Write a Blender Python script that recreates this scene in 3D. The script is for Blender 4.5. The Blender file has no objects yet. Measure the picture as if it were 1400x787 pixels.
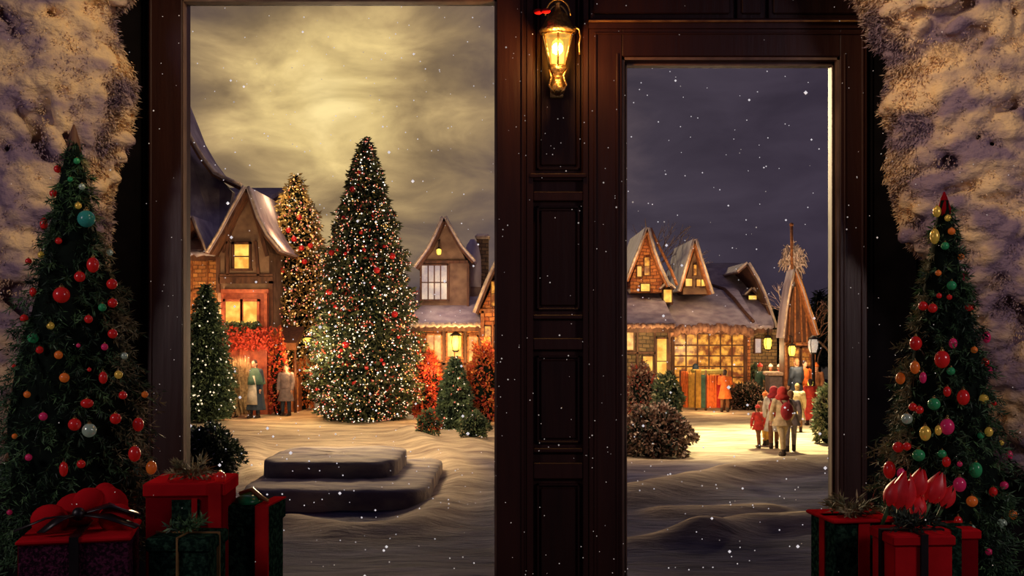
import bpy, math, random
import numpy as np
from mathutils import Vector, Matrix
PI = math.pi
rnd = random.Random(7)
nr = np.random.RandomState(11)
sc = bpy.context.scene
col = sc.collection
sc.view_settings.view_transform = 'Standard'
sc.view_settings.look = 'None'
sc.view_settings.exposure = 0
EYE = 1.2
G = -1.8          # level of the village ground; the porch floor is z = 0

# ------------------------------------------------------------------ measuring
def X(px, Y): return (px - 700.0) / 1400.0 * Y
def Z(py, Y): return EYE - (py - 450.0) / 1400.0 * Y
def S(n, Y): return n * Y / 1400.0

# ------------------------------------------------------------------ materials
def _new(name):
    m = bpy.data.materials.new(name); m.use_nodes = True
    nt = m.node_tree; nt.nodes.clear()
    out = nt.nodes.new('ShaderNodeOutputMaterial')
    return m, nt, out

def mat(name, c1, c2=None, rough=0.6, metal=0.0, scale=20.0, bump=0.0, bscale=None, emit=None, estr=0.0,
        spec=0.5, stretch=(1, 1, 1), lo=0.35, hi=0.65, sample=True, sheen=0.0, detail=4.0, e2=None, escale=None, coat=0.0):
    m, nt, out = _new(name)
    N, L = nt.nodes, nt.links
    b = N.new('ShaderNodeBsdfPrincipled')
    b.inputs['Roughness'].default_value = rough
    b.inputs['Metallic'].default_value = metal
    b.inputs['Specular IOR Level'].default_value = spec
    b.inputs['Coat Weight'].default_value = coat
    if sheen: b.inputs['Sheen Weight'].default_value = sheen
    tc = N.new('ShaderNodeTexCoord'); mp = N.new('ShaderNodeMapping')
    mp.inputs['Scale'].default_value = stretch
    L.new(tc.outputs['Object'], mp.inputs['Vector'])
    if c2 is None: c2 = tuple(x * 0.6 for x in c1)
    no = N.new('ShaderNodeTexNoise'); no.inputs['Scale'].default_value = scale; no.inputs['Detail'].default_value = detail
    L.new(mp.outputs['Vector'], no.inputs['Vector'])
    cr = N.new('ShaderNodeValToRGB')
    cr.color_ramp.elements[0].position = lo; cr.color_ramp.elements[0].color = (*c2, 1)
    cr.color_ramp.elements[1].position = hi; cr.color_ramp.elements[1].color = (*c1, 1)
    L.new(no.outputs['Fac'], cr.inputs['Fac']); L.new(cr.outputs['Color'], b.inputs['Base Color'])
    if bump:
        n2 = N.new('ShaderNodeTexNoise'); n2.inputs['Scale'].default_value = bscale or scale * 2; n2.inputs['Detail'].default_value = 5
        L.new(mp.outputs['Vector'], n2.inputs['Vector'])
        bp = N.new('ShaderNodeBump'); bp.inputs['Strength'].default_value = bump; bp.inputs['Distance'].default_value = 0.05
        L.new(n2.outputs['Fac'], bp.inputs['Height']); L.new(bp.outputs['Normal'], b.inputs['Normal'])
    if emit:
        b.inputs['Emission Strength'].default_value = estr
        if e2:
            n3 = N.new('ShaderNodeTexNoise'); n3.inputs['Scale'].default_value = escale or 3; n3.inputs['Detail'].default_value = 5
            L.new(tc.outputs['Object'], n3.inputs['Vector'])
            c3 = N.new('ShaderNodeValToRGB')
            c3.color_ramp.elements[0].position = .40; c3.color_ramp.elements[0].color = (*e2, 1)
            c3.color_ramp.elements[1].position = .66; c3.color_ramp.elements[1].color = (*emit, 1)
            L.new(n3.outputs['Fac'], c3.inputs['Fac']); L.new(c3.outputs['Color'], b.inputs['Emission Color'])
        else:
            b.inputs['Emission Color'].default_value = (*emit, 1)
    L.new(b.outputs['BSDF'], out.inputs['Surface'])
    if not sample: m.cycles.emission_sampling = 'NONE'
    return m

def brick(name, c1, c2, mortar, scale=1.0, rough=0.8, emit=0.0):
    m, nt, out = _new(name); N, L = nt.nodes, nt.links
    b = N.new('ShaderNodeBsdfPrincipled'); b.inputs['Roughness'].default_value = rough
    tc = N.new('ShaderNodeTexCoord'); sx = N.new('ShaderNodeSeparateXYZ'); cx = N.new('ShaderNodeCombineXYZ')
    L.new(tc.outputs['Object'], sx.inputs[0])
    ad = N.new('ShaderNodeMath'); ad.operation = 'ADD'
    L.new(sx.outputs['X'], ad.inputs[0]); L.new(sx.outputs['Y'], ad.inputs[1])
    L.new(ad.outputs[0], cx.inputs['X']); L.new(sx.outputs['Z'], cx.inputs['Y'])
    wn = N.new('ShaderNodeTexNoise'); wn.inputs['Scale'].default_value = 2.5
    L.new(cx.outputs[0], wn.inputs['Vector'])
    mx = N.new('ShaderNodeMixRGB'); mx.blend_type = 'ADD'; mx.inputs['Fac'].default_value = 0.12
    L.new(cx.outputs[0], mx.inputs['Color1']); L.new(wn.outputs['Color'], mx.inputs['Color2'])
    br = N.new('ShaderNodeTexBrick'); br.inputs['Scale'].default_value = scale
    br.inputs['Color1'].default_value = (*c1, 1); br.inputs['Color2'].default_value = (*c2, 1); br.inputs['Mortar'].default_value = (*mortar, 1)
    br.inputs['Mortar Size'].default_value = 0.03; br.inputs['Brick Width'].default_value = .55; br.inputs['Row Height'].default_value = .28
    L.new(mx.outputs['Color'], br.inputs['Vector'])
    no = N.new('ShaderNodeTexNoise'); no.inputs['Scale'].default_value = 5; no.inputs['Detail'].default_value = 6
    L.new(tc.outputs['Object'], no.inputs['Vector'])
    m2 = N.new('ShaderNodeMixRGB'); m2.blend_type = 'OVERLAY'; m2.inputs['Fac'].default_value = .7
    L.new(br.outputs['Color'], m2.inputs['Color1']); L.new(no.outputs['Fac'], m2.inputs['Color2'])
    L.new(m2.outputs['Color'], b.inputs['Base Color'])
    bp = N.new('ShaderNodeBump'); bp.inputs['Strength'].default_value = .5; bp.inputs['Distance'].default_value = .05
    L.new(br.outputs['Fac'], bp.inputs['Height']); bp.invert = True
    L.new(bp.outputs['Normal'], b.inputs['Normal'])
    L.new(b.outputs['BSDF'], out.inputs['Surface'])
    return m

def glass_mat(name, tint=(.96, .96, 1), gl=0.05, em=0):
    m, nt, out = _new(name); N, L = nt.nodes, nt.links
    t = N.new('ShaderNodeBsdfTransparent'); t.inputs['Color'].default_value = (*tint, 1)
    g = N.new('ShaderNodeBsdfGlossy'); g.inputs['Roughness'].default_value = .08; g.inputs['Color'].default_value = (.8, .8, .9, 1)
    mx = N.new('ShaderNodeMixShader'); mx.inputs['Fac'].default_value = gl
    L.new(t.outputs[0], mx.inputs[1]); L.new(g.outputs[0], mx.inputs[2])
    if em:
        e = N.new('ShaderNodeEmission'); e.inputs['Color'].default_value = (1, .62, .12, 1); e.inputs['Strength'].default_value = em
        s2 = N.new('ShaderNodeAddShader'); L.new(mx.outputs[0], s2.inputs[0]); L.new(e.outputs[0], s2.inputs[1]); L.new(s2.outputs[0], out.inputs['Surface'])
    else: L.new(mx.outputs[0], out.inputs['Surface'])
    return m

M = {}
M['wood'] = mat('dark_red_wood', (.050, .013, .008), (.028, .007, .005), rough=.45, scale=5, stretch=(4, 4, .4), bump=.06, bscale=9, lo=.25, hi=.8)
M['wood_panel'] = mat('panel_wood', (.034, .009, .006), (.018, .005, .004), rough=.42, scale=5, stretch=(4, 4, .4), bump=.08, bscale=8, lo=.25, hi=.8)
M['wood_black'] = mat('shadow_black_wood', (.010, .007, .008), (.004, .003, .004), rough=.8, scale=6, spec=.1)  # side walls near black, the firs' shadow put into the colour
M['trim_cream'] = mat('cream_edge', (.28, .17, .115), (.15, .085, .06), rough=.5, scale=14, stretch=(1, 1, .4))
M['trim_gold'] = mat('gold_edge', (.45, .22, .07), (.2, .08, .03), rough=.35, scale=14)
M['floor'] = mat('porch_boards', (.05, .03, .025), (.02, .012, .012), rough=.5, scale=6, stretch=(8, 1, 1))
M['glass'] = glass_mat('window_glass', gl=.005)
M['lampglass'] = glass_mat('lantern_glass', (.85, .7, .4), gl=.10, em=.42)
M['brass'] = mat('old_brass', (.62, .42, .14), (.28, .17, .06), rough=.3, metal=.85, scale=30, bump=.3)
M['iron'] = mat('dark_iron', (.05, .04, .04), rough=.5, metal=.5)
M['flame'] = mat('candle_glow', (1, .7, .2), emit=(1, .66, .12), estr=1.7, e2=(1, .8, .25), escale=30)
M['snow'] = mat('snow', (.80, .78, .80), (.55, .53, .62), rough=.85, scale=1.6, bump=.5, bscale=6, spec=.2)
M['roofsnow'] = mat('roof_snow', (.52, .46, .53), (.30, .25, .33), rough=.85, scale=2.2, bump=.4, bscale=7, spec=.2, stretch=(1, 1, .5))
M['snowedge'] = mat('lit_snow_edge', (.75, .62, .50), (.42, .32, .28), rough=.8, scale=6, bump=.5)  # warm pale copy of roof snow, light on the edges put into colour
M['thatch'] = mat('brown_thatch', (.42, .22, .14), (.14, .06, .05), rough=.9, scale=9, bump=.6, stretch=(1, 1, .3))
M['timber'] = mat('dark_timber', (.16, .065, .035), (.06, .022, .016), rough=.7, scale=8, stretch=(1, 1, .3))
M['timber_lit'] = mat('lit_timber', (.50, .20, .07), (.22, .07, .03), rough=.7, scale=8)  # brighter copy of the timber, lamplight put into the colour
M['redtimber'] = mat('red_painted_timber', (.52, .13, .06), (.26, .05, .03), rough=.6, scale=5)
M['brick'] = brick('warm_brick', (.80, .40, .14), (.40, .14, .05), (.20, .08, .04), 1.9)
M['brick_d'] = brick('olive_stone', (.30, .20, .10), (.16, .10, .06), (.06, .04, .03), 2.0)
M['brick_o'] = brick('orange_brick', (.75, .30, .09), (.42, .12, .05), (.16, .05, .03), 2.1)
M['plaster'] = mat('brown_plaster', (.30, .19, .13), (.17, .10, .075), rough=.9, scale=3, bump=.3)
M['win'] = mat('lit_window', (.10, .05, .02), emit=(1.0, .55, .12), estr=1.25, e2=(.45, .14, .02), escale=4, rough=.3)
M['win_y'] = mat('bright_yellow_window', (.10, .05, .02), emit=(1.0, .64, .11), estr=1.45, e2=(.70, .30, .04), escale=3.2, rough=.3)
M['win_o'] = mat('amber_shop_window', (.10, .05, .02), emit=(1.0, .42, .05), estr=1.25, e2=(.16, .028, .006), escale=4.5, rough=.3)
M['win_p'] = mat('pale_window', (.2, .16, .13), emit=(.85, .66, .42), estr=.9, e2=(.34, .27, .28), escale=1.6, rough=.3)
M['lamp_y'] = mat('yellow_lamp_glow', (1, .8, .2), emit=(1, .68, .08), estr=2.0)
M['lamp_w'] = mat('white_lamp_glow', (.9, .85, .75), emit=(1, .8, .6), estr=.45)
M['leaf'] = mat('fir_green', (.050, .13, .045), (.010, .035, .018), rough=.6, scale=9, lo=.4, hi=.62)
M['leaf2'] = mat('fir_green_light', (.12, .26, .09), (.03, .09, .04), rough=.6, scale=16, lo=.4, hi=.6)
M['leafcore'] = mat('fir_shadow', (.008, .014, .010), rough=.95, spec=.05)  # near-black core colour, the shade among the branches painted in
M['rim_sprig'] = mat('rim_light_and_sprig', (.42, .36, .18), (.10, .12, .05), rough=.7, scale=18)  # pale needles: painted rim light on the firs, plain colour on gift sprigs
M['vleaf'] = mat('village_fir_needles', (.13, .15, .05), (.02, .03, .016), rough=.8, scale=4.5, lo=.42, hi=.64)
M['vleaf_w'] = mat('haze_gold_fir_needles', (.60, .42, .14), (.22, .17, .06), rough=.8, scale=3, lo=.4, hi=.65)  # golden haze and light on the farther tree put into the needle colour
M['bushleaf'] = mat('bush_leaves', (.14, .20, .09), (.02, .045, .025), rough=.8, scale=5, lo=.42, hi=.62)
M['bushdark'] = mat('dark_bush_leaves', (.05, .085, .05), (.012, .022, .018), rough=.8, scale=5)
M['redleaf'] = mat('red_shrub_leaves', (.62, .07, .03), (.28, .03, .02), rough=.7, scale=6)
M['orangeleaf'] = mat('orange_shrub_leaves', (.75, .24, .05), (.36, .08, .02), rough=.7, scale=6)
M['paleleaf'] = mat('pale_fern_leaves', (.42, .42, .25), (.16, .18, .11), rough=.8, scale=6)
M['twig'] = mat('brown_twigs', (.32, .17, .11), (.12, .06, .05), rough=.8, scale=12)
M['twigsnow'] = mat('snowy_twigs', (.75, .58, .44), (.32, .22, .18), rough=.8, scale=5)
M['straw'] = mat('dry_straw', (.55, .40, .22), (.25, .17, .09), rough=.9, scale=12)
M['bark'] = mat('bark', (.10, .055, .035), rough=.9, scale=12)
M['light_c'] = mat('cream_fairy_lights', (1, .9, .7), emit=(1, .80, .52), estr=1.15, sample=False)
M['light_w'] = mat('white_fairy_lights', (1, 1, .9), emit=(1, .93, .78), estr=2.6, sample=False)
M['light_r'] = mat('pink_fairy_lights', (1, .3, .2), emit=(.9, .22, .13), estr=1.0, sample=False)
M['light_g'] = mat('gold_fairy_lights', (1, .6, .2), emit=(1, .50, .13), estr=1.5, sample=False)
M['red_ball'] = mat('red_bauble', (.72, .02, .02), (.45, .01, .015), rough=.22, emit=(.8, .02, .01), estr=.07, sample=False, coat=.5)  # faint glow put into all bauble colours, though they are no lamps
M['orange_ball'] = mat('orange_bauble', (.9, .22, .04), (.7, .12, .02), rough=.25, emit=(.9, .2, .02), estr=.07, sample=False)
M['gold_ball'] = mat('gold_bauble', (.9, .62, .12), (.7, .4, .06), rough=.22, metal=.4, emit=(.9, .55, .08), estr=.08, sample=False)
M['green_ball'] = mat('green_bauble', (.05, .42, .15), (.02, .22, .08), rough=.2, emit=(.04, .4, .13), estr=.03, sample=False)
M['teal_ball'] = mat('teal_bauble', (.06, .40, .33), (.02, .20, .18), rough=.2, emit=(.04, .35, .28), estr=.03, sample=False)
M['pink_ball'] = mat('magenta_bauble', (.75, .03, .16), (.5, .02, .1), rough=.22, emit=(.8, .03, .12), estr=.07, sample=False)
M['silver_ball'] = mat('silver_bauble', (.55, .62, .52), (.3, .36, .3), rough=.2, metal=.5, emit=(.4, .5, .36), estr=.08, sample=False)
M['fluff'] = mat('cream_lilac_fluff', (.84, .59, .34), (.27, .19, .25), rough=.95, scale=4.5, lo=.42, hi=.62, spec=.1, stretch=(1, 1, 1.5), detail=3, bump=.5, bscale=22)
M['fluffcore'] = mat('lilac_fluff_core', (.42, .33, .36), (.17, .14, .27), rough=.95, scale=4, spec=.1, bump=.5)
M['giftred'] = mat('red_wrapping', (.62, .012, .018), (.42, .008, .014), rough=.9, spec=0.0, scale=5, bump=.1)
M['giftred_d'] = mat('deep_red_wrapping', (.26, .005, .011), (.17, .003, .008), rough=.9, spec=0.0, scale=5, bump=.1)
M['giftpurple'] = mat('dark_glitter_wrapping', (.14, .03, .075), (.03, .010, .024), rough=.9, spec=0.0, scale=95, bump=.6, lo=.45, hi=.6)
M['giftgreen'] = mat('dark_green_wrapping', (.030, .075, .045), (.006, .020, .014), rough=.9, spec=0.0, scale=55, bump=.4, lo=.45, hi=.62)
M['ribbonred'] = mat('red_ribbon', (.52, .014, .016), (.36, .008, .013), rough=.8, spec=.0, scale=8)
M['ribbonblack'] = mat('black_ribbon', (.014, .010, .012), rough=.4)
M['ribbongold'] = mat('gold_ribbon', (.55, .34, .12), (.3, .17, .06), rough=.35, metal=.4)
M['ribbongreen'] = mat('green_satin', (.03, .36, .12), (.01, .16, .06), rough=.3)
M['tulip'] = mat('red_petals', (.80, .03, .035), (.45, .01, .02), rough=.4, scale=14, emit=(.8, .02, .02), estr=.06, sample=False)
M['stem'] = mat('green_stem', (.06, .16, .05))
M['flake'] = mat('snowflake_white', (.95, .93, .95), emit=(.95, .88, .85), estr=.8, sample=False)  # flakes glow slightly, in place of the light they catch
M['flake_in'] = mat('snowflake_near', (.95, .9, .88), emit=(.9, .78, .7), estr=.35, sample=False)  # nearer flakes also carry a weak glow instead of caught light
M['skin'] = mat('skin', (.60, .34, .24), (.5, .26, .18), rough=.6)
for k, c in dict(cloth_red=(.62, .04, .03), cloth_crimson=(.40, .02, .03), cloth_orange=(.78, .17, .03), cloth_cream=(.68, .52, .30), cloth_white=(.62, .58, .52),
                 cloth_teal=(.07, .16, .13), cloth_navy=(.03, .05, .09), cloth_brown=(.22, .09, .04), cloth_ochre=(.62, .34, .06),
                 cloth_grey=(.22, .18, .20), cloth_lilac=(.38, .30, .36), hair_dark=(.04, .025, .03), hair_brown=(.20, .09, .04), cloth_green=(.10, .15, .08),
                 hair_blond=(.45, .28, .12), boot=(.05, .03, .025), cloth_olive=(.38, .33, .10)).items():
    M[k] = mat(k, c, tuple(v * .65 for v in c), rough=.85, scale=9, bump=.2)

def ground_mat():
    m, nt, out = _new('trodden_shaded_snow'); N, L = nt.nodes, nt.links
    b = N.new('ShaderNodeBsdfPrincipled'); b.inputs['Roughness'].default_value = .8; b.inputs['Specular IOR Level'].default_value = .25
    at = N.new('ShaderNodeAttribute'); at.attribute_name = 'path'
    tc = N.new('ShaderNodeTexCoord'); mp = N.new('ShaderNodeMapping'); mp.inputs['Scale'].default_value = (.5, 1.6, 1)
    L.new(tc.outputs['Object'], mp.inputs['Vector'])
    n1 = N.new('ShaderNodeTexNoise'); n1.inputs['Scale'].default_value = 1.3; n1.inputs['Detail'].default_value = 7; n1.inputs['Roughness'].default_value = .6
    L.new(mp.outputs['Vector'], n1.inputs['Vector'])
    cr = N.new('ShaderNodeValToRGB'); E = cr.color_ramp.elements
    E[0].position = .38; E[0].color = (.020, .022, .075, 1); E[1].position = .72; E[1].color = (.115, .115, .23, 1)  # navy snow: shade on the near ground put into the base colour
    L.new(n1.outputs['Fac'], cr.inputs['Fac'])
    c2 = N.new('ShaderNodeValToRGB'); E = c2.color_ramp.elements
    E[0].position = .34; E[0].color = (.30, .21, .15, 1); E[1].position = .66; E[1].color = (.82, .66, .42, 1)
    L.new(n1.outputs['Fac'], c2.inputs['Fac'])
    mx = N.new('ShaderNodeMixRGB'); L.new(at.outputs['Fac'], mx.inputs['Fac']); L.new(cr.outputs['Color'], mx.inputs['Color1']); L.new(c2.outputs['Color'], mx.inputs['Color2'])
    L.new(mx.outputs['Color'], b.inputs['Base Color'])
    n2 = N.new('ShaderNodeTexNoise'); n2.inputs['Scale'].default_value = 3.5; n2.inputs['Detail'].default_value = 8; n2.inputs['Roughness'].default_value = .65
    L.new(mp.outputs['Vector'], n2.inputs['Vector'])
    bp = N.new('ShaderNodeBump'); bp.inputs['Strength'].default_value = .8; bp.inputs['Distance'].default_value = .12
    L.new(n2.outputs['Fac'], bp.inputs['Height']); L.new(bp.outputs['Normal'], b.inputs['Normal'])
    L.new(b.outputs['BSDF'], out.inputs['Surface'])
    return m
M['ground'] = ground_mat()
M['stepsnow'] = mat('step_snow', (.60, .50, .36), (.20, .16, .19), rough=.85, scale=2, bump=.7, bscale=6, stretch=(.5, 1.5, 1))

# ------------------------------------------------------------------ mesh builder
class MB:
    def __init__(s): s.v = []; s.f = []
    def add(s, vs, fs):
        n = len(s.v); s.v.extend([tuple(v) for v in vs]); s.f.extend([tuple(i + n for i in f) for f in fs])
    def box(s, x0, x1, y0, y1, z0, z1, bev=0.0):
        if x0 > x1: x0, x1 = x1, x0
        if y0 > y1: y0, y1 = y1, y0
        if z0 > z1: z0, z1 = z1, z0
        b = min(bev, (x1 - x0) * .4, (y1 - y0) * .4, (z1 - z0) * .4)
        if b <= 0:
            s.add([(x0, y0, z0), (x1, y0, z0), (x1, y1, z0), (x0, y1, z0), (x0, y0, z1), (x1, y0, z1), (x1, y1, z1), (x0, y1, z1)],
                  [(0, 3, 2, 1), (4, 5, 6, 7), (0, 1, 5, 4), (1, 2, 6, 5), (2, 3, 7, 6), (3, 0, 4, 7)])
        else:
            vs = []; 
            for (z, i) in ((z0, b), (z0 + b, 0), (z1 - b, 0), (z1, b)):
                a = b if i == 0 else b + 0
                xs0, xs1, ys0, ys1 = x0 + i, x1 - i, y0 + i, y1 - i
                c = b * .6
                vs += [(xs0 + c, ys0, z), (xs1 - c, ys0, z), (xs1, ys0 + c, z), (xs1, ys1 - c, z), (xs1 - c, ys1, z), (xs0 + c, ys1, z), (xs0, ys1 - c, z), (xs0, ys0 + c, z)]
            fs = [tuple(range(7, -1, -1)), tuple(range(24, 32))]
            for k in range(3):
                for j in range(8): fs.append((k * 8 + j, k * 8 + (j + 1) % 8, k * 8 + 8 + (j + 1) % 8, k * 8 + 8 + j))
            s.add(vs, fs)
    def prism(s, pts, y0, y1):           # closed xz polygon pushed along y
        n = len(pts)
        vs = [(p[0], y0, p[1]) for p in pts] + [(p[0], y1, p[1]) for p in pts]
        fs = [tuple(range(n)), tuple(range(2 * n - 1, n - 1, -1))] + [(i, i + n, (i + 1) % n + n, (i + 1) % n) for i in range(n)]
        s.add(vs, fs)
    def prismx(s, pts, x0, x1):          # closed yz polygon pushed along x
        n = len(pts)
        vs = [(x0, p[0], p[1]) for p in pts] + [(x1, p[0], p[1]) for p in pts]
        fs = [tuple(range(n)), tuple(range(2 * n - 1, n - 1, -1))] + [(i, i + n, (i + 1) % n + n, (i + 1) % n) for i in range(n)]
        s.add(vs, fs)
    def tube(s, pts, r, seg=8, cap=True):
        pts = [Vector(p) for p in pts]; n = len(pts)
        if not isinstance(r, (list, tuple)): r = [r] * n
        rings = []; prev = None
        for i, p in enumerate(pts):
            d = (pts[min(i + 1, n - 1)] - pts[max(i - 1, 0)])
            if d.length < 1e-9: d = Vector((0, 0, 1))
            d.normalize()
            if prev is None: u = d.orthogonal().normalized()
            else:
                u = prev - d * prev.dot(d)
                u = u.normalized() if u.length > 1e-6 else d.orthogonal().normalized()
            prev = u; w = d.cross(u)
            rings.append([p + (u * math.cos(2 * PI * k / seg) + w * math.sin(2 * PI * k / seg)) * r[i] for k in range(seg)])
        vs = [v for g in rings for v in g]; fs = []
        for i in range(n - 1):
            for k in range(seg): fs.append((i * seg + k, i * seg + (k + 1) % seg, (i + 1) * seg + (k + 1) % seg, (i + 1) * seg + k))
        if cap: fs += [tuple(range(seg - 1, -1, -1)), tuple(range((n - 1) * seg, n * seg))]
        s.add(vs, fs)
    def ball(s, c, r, seg=12, rings=8, rot=None):
        if not isinstance(r, (list, tuple)): r = (r, r, r)
        vs = [Vector((0, 0, -r[2]))]
        for i in range(1, rings):
            a = -PI / 2 + PI * i / rings
            for k in range(seg): t = 2 * PI * k / seg; vs.append(Vector((math.cos(a) * math.cos(t) * r[0], math.cos(a) * math.sin(t) * r[1], math.sin(a) * r[2])))
        vs.append(Vector((0, 0, r[2])))
        if rot: vs = [rot @ v for v in vs]
        vs = [v + Vector(c) for v in vs]; fs = []
        for k in range(seg):
            fs.append((0, 1 + (k + 1) % seg, 1 + k)); fs.append((len(vs) - 1, 1 + (rings - 2) * seg + k, 1 + (rings - 2) * seg + (k + 1) % seg))
        for i in range(rings - 2):
            for k in range(seg): a = 1 + i * seg; fs.append((a + k, a + (k + 1) % seg, a + seg + (k + 1) % seg, a + seg + k))
        s.add(vs, fs)
    def lathe(s, prof, c=(0, 0, 0), seg=24, sx=1, sy=1, wob=None):
        vs = []; n = len(prof)
        for (r, z) in prof:
            for k in range(seg):
                t = 2 * PI * k / seg; q = r * (1 + (wob(t, z) if wob else 0))
                vs.append((c[0] + q * math.cos(t) * sx, c[1] + q * math.sin(t) * sy, c[2] + z))
        fs = [(i * seg + k, i * seg + (k + 1) % seg, (i + 1) * seg + (k + 1) % seg, (i + 1) * seg + k) for i in range(n - 1) for k in range(seg)]
        fs += [tuple(range(seg - 1, -1, -1)), tuple(range((n - 1) * seg, n * seg))]
        s.add(vs, fs)
    def strip(s, pts, wdir, w, t=.003):  # ribbon of thickness t
        pts = [Vector(p) for p in pts]; wd = Vector(wdir).normalized(); n = len(pts); vs = []
        for i, p in enumerate(pts):
            d = (pts[min(i + 1, n - 1)] - pts[max(i - 1, 0)]).normalized(); nn = d.cross(wd).normalized() * t
            ww = (w[i] if isinstance(w, (list, tuple)) else w) / 2
            vs += [p - wd * ww - nn, p + wd * ww - nn, p + wd * ww + nn, p - wd * ww + nn]
        fs = [(0, 1, 2, 3), (4 * n - 1, 4 * n - 2, 4 * n - 3, 4 * n - 4)]
        for i in range(n - 1):
            for k in range(4): fs.append((i * 4 + k, i * 4 + 4 + k, i * 4 + 4 + (k + 1) % 4, i * 4 + (k + 1) % 4))
        s.add(vs, fs)
    def blades(s, P, D, Ln, Wd):         # many small diamond leaves
        P = np.asarray(P, float); D = np.asarray(D, float); n = len(P)
        if n == 0: return
        D = D / (np.linalg.norm(D, axis=1)[:, None] + 1e-9)
        R = nr.normal(size=(n, 3)); U = np.cross(D, R); U /= (np.linalg.norm(U, axis=1)[:, None] + 1e-9)
        Ln = np.broadcast_to(Ln, n)[:, None]; Wd = np.broadcast_to(Wd, n)[:, None]
        v = np.stack([P, P + D * Ln * .45 + U * Wd / 2, P + D * Ln, P + D * Ln * .45 - U * Wd / 2], 1).reshape(-1, 3)
        base = len(s.v); s.v.extend(map(tuple, v.tolist()))
        f = (np.arange(n)[:, None] * 4 + np.arange(4)[None, :] + base).tolist(); s.f.extend(map(tuple, f))
    def grains(s, P, r):                  # tiny octahedra
        P = np.asarray(P, float); n = len(P); r = np.broadcast_to(r, n)[:, None, None]
        o = np.array([(1, 0, 0), (-1, 0, 0), (0, 1, 0), (0, -1, 0), (0, 0, 1), (0, 0, -1)], float)[None]
        v = (P[:, None, :] + o * r).reshape(-1, 3); base = len(s.v); s.v.extend(map(tuple, v.tolist()))
        q = [(0, 2, 4), (2, 1, 4), (1, 3, 4), (3, 0, 4), (2, 0, 5), (1, 2, 5), (3, 1, 5), (0, 3, 5)]
        for i in range(n):
            b = base + i * 6
            for t in q: s.f.append((b + t[0], b + t[1], b + t[2]))
    def xf(s, mtx):
        s.v = [tuple(mtx @ Vector(v)) for v in s.v]
    def mesh(s, name):
        me = bpy.data.meshes.new(name); me.from_pydata(s.v, [], s.f); me.update(); return me
    def build(s, name, m, parent=None, smooth=False, data=None):
        me = data or s.mesh(name)
        if not me.materials: me.materials.append(m)
        if smooth: me.polygons.foreach_set('use_smooth', [True] * len(me.polygons))
        o = bpy.data.objects.new(name, me); col.objects.link(o)
        if parent: o.parent = parent
        return o

def tag(o, label=None, cat=None, group=None, kind=None):
    if label: o['label'] = label
    if cat: o['category'] = cat
    if group: o['group'] = group
    if kind: o['kind'] = kind
    return o
def thing(name, label, cat, loc=(0, 0, 0), rz=0, group=None):
    o = bpy.data.objects.new(name, None); col.objects.link(o); o.location = loc; o.rotation_euler = (0, 0, rz); o.empty_display_size = .1
    return tag(o, label, cat, group)
def dup(root, loc, label=None, cat=None, group=None, rz=0, sc_=1.0, mats=None):
    r = root.copy(); col.objects.link(r); r.location = loc; r.rotation_euler = (0, 0, rz); r.scale = (sc_,) * 3
    tag(r, label, cat, group)
    for ch in list(root.children):
        c = ch.copy(); col.objects.link(c); c.parent = r
        if mats and ch.name.split('.')[0] in mats:
            c.data = mats[ch.name.split('.')[0]]
        for g in ch.children:
            d = g.copy(); col.objects.link(d); d.parent = c
    return r
def struct(name, mb, m, parent=None, smooth=False):
    o = mb.build(name, m, parent, smooth)
    if parent is None: o['kind'] = 'structure'
    return o
def remesh(mb, voxel):
    o = bpy.data.objects.new('tmp', mb.mesh('tmp')); col.objects.link(o)
    md = o.modifiers.new('r', 'REMESH'); md.mode = 'VOXEL'; md.voxel_size = voxel; md.use_smooth_shade = True
    sm = o.modifiers.new('s', 'SMOOTH'); sm.iterations = 2; sm.factor = .5
    dg = bpy.context.evaluated_depsgraph_get(); me = bpy.data.meshes.new_from_object(o.evaluated_get(dg))
    me.polygons.foreach_set('use_smooth', [True] * len(me.polygons))
    bpy.data.objects.remove(o); return me
def lampobj(kind, name, loc, power, color, size=.3, target=None, spot=None, blend=.6):
    l = bpy.data.lights.new(name, kind); l.energy = power; l.color = color
    if kind == 'AREA': l.size = size
    elif kind == 'SUN': l.angle = size
    else: l.shadow_soft_size = size
    if spot: l.spot_size = spot; l.spot_blend = blend
    o = bpy.data.objects.new(name, l); col.objects.link(o); o.location = loc
    if target is not None: o.rotation_euler = (Vector(target) - Vector(loc)).to_track_quat('-Z', 'Y').to_euler()
    return o

# ------------------------------------------------------------------ camera
cam = bpy.data.cameras.new('camera'); cam.lens = 36; cam.sensor_width = 36; cam.shift_y = 56.5 / 1400; cam.clip_end = 1000
co = bpy.data.objects.new('camera', cam); col.objects.link(co); co.location = (0, 0, EYE); co.rotation_euler = (PI / 2, 0, 0)
sc.camera = co

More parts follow.
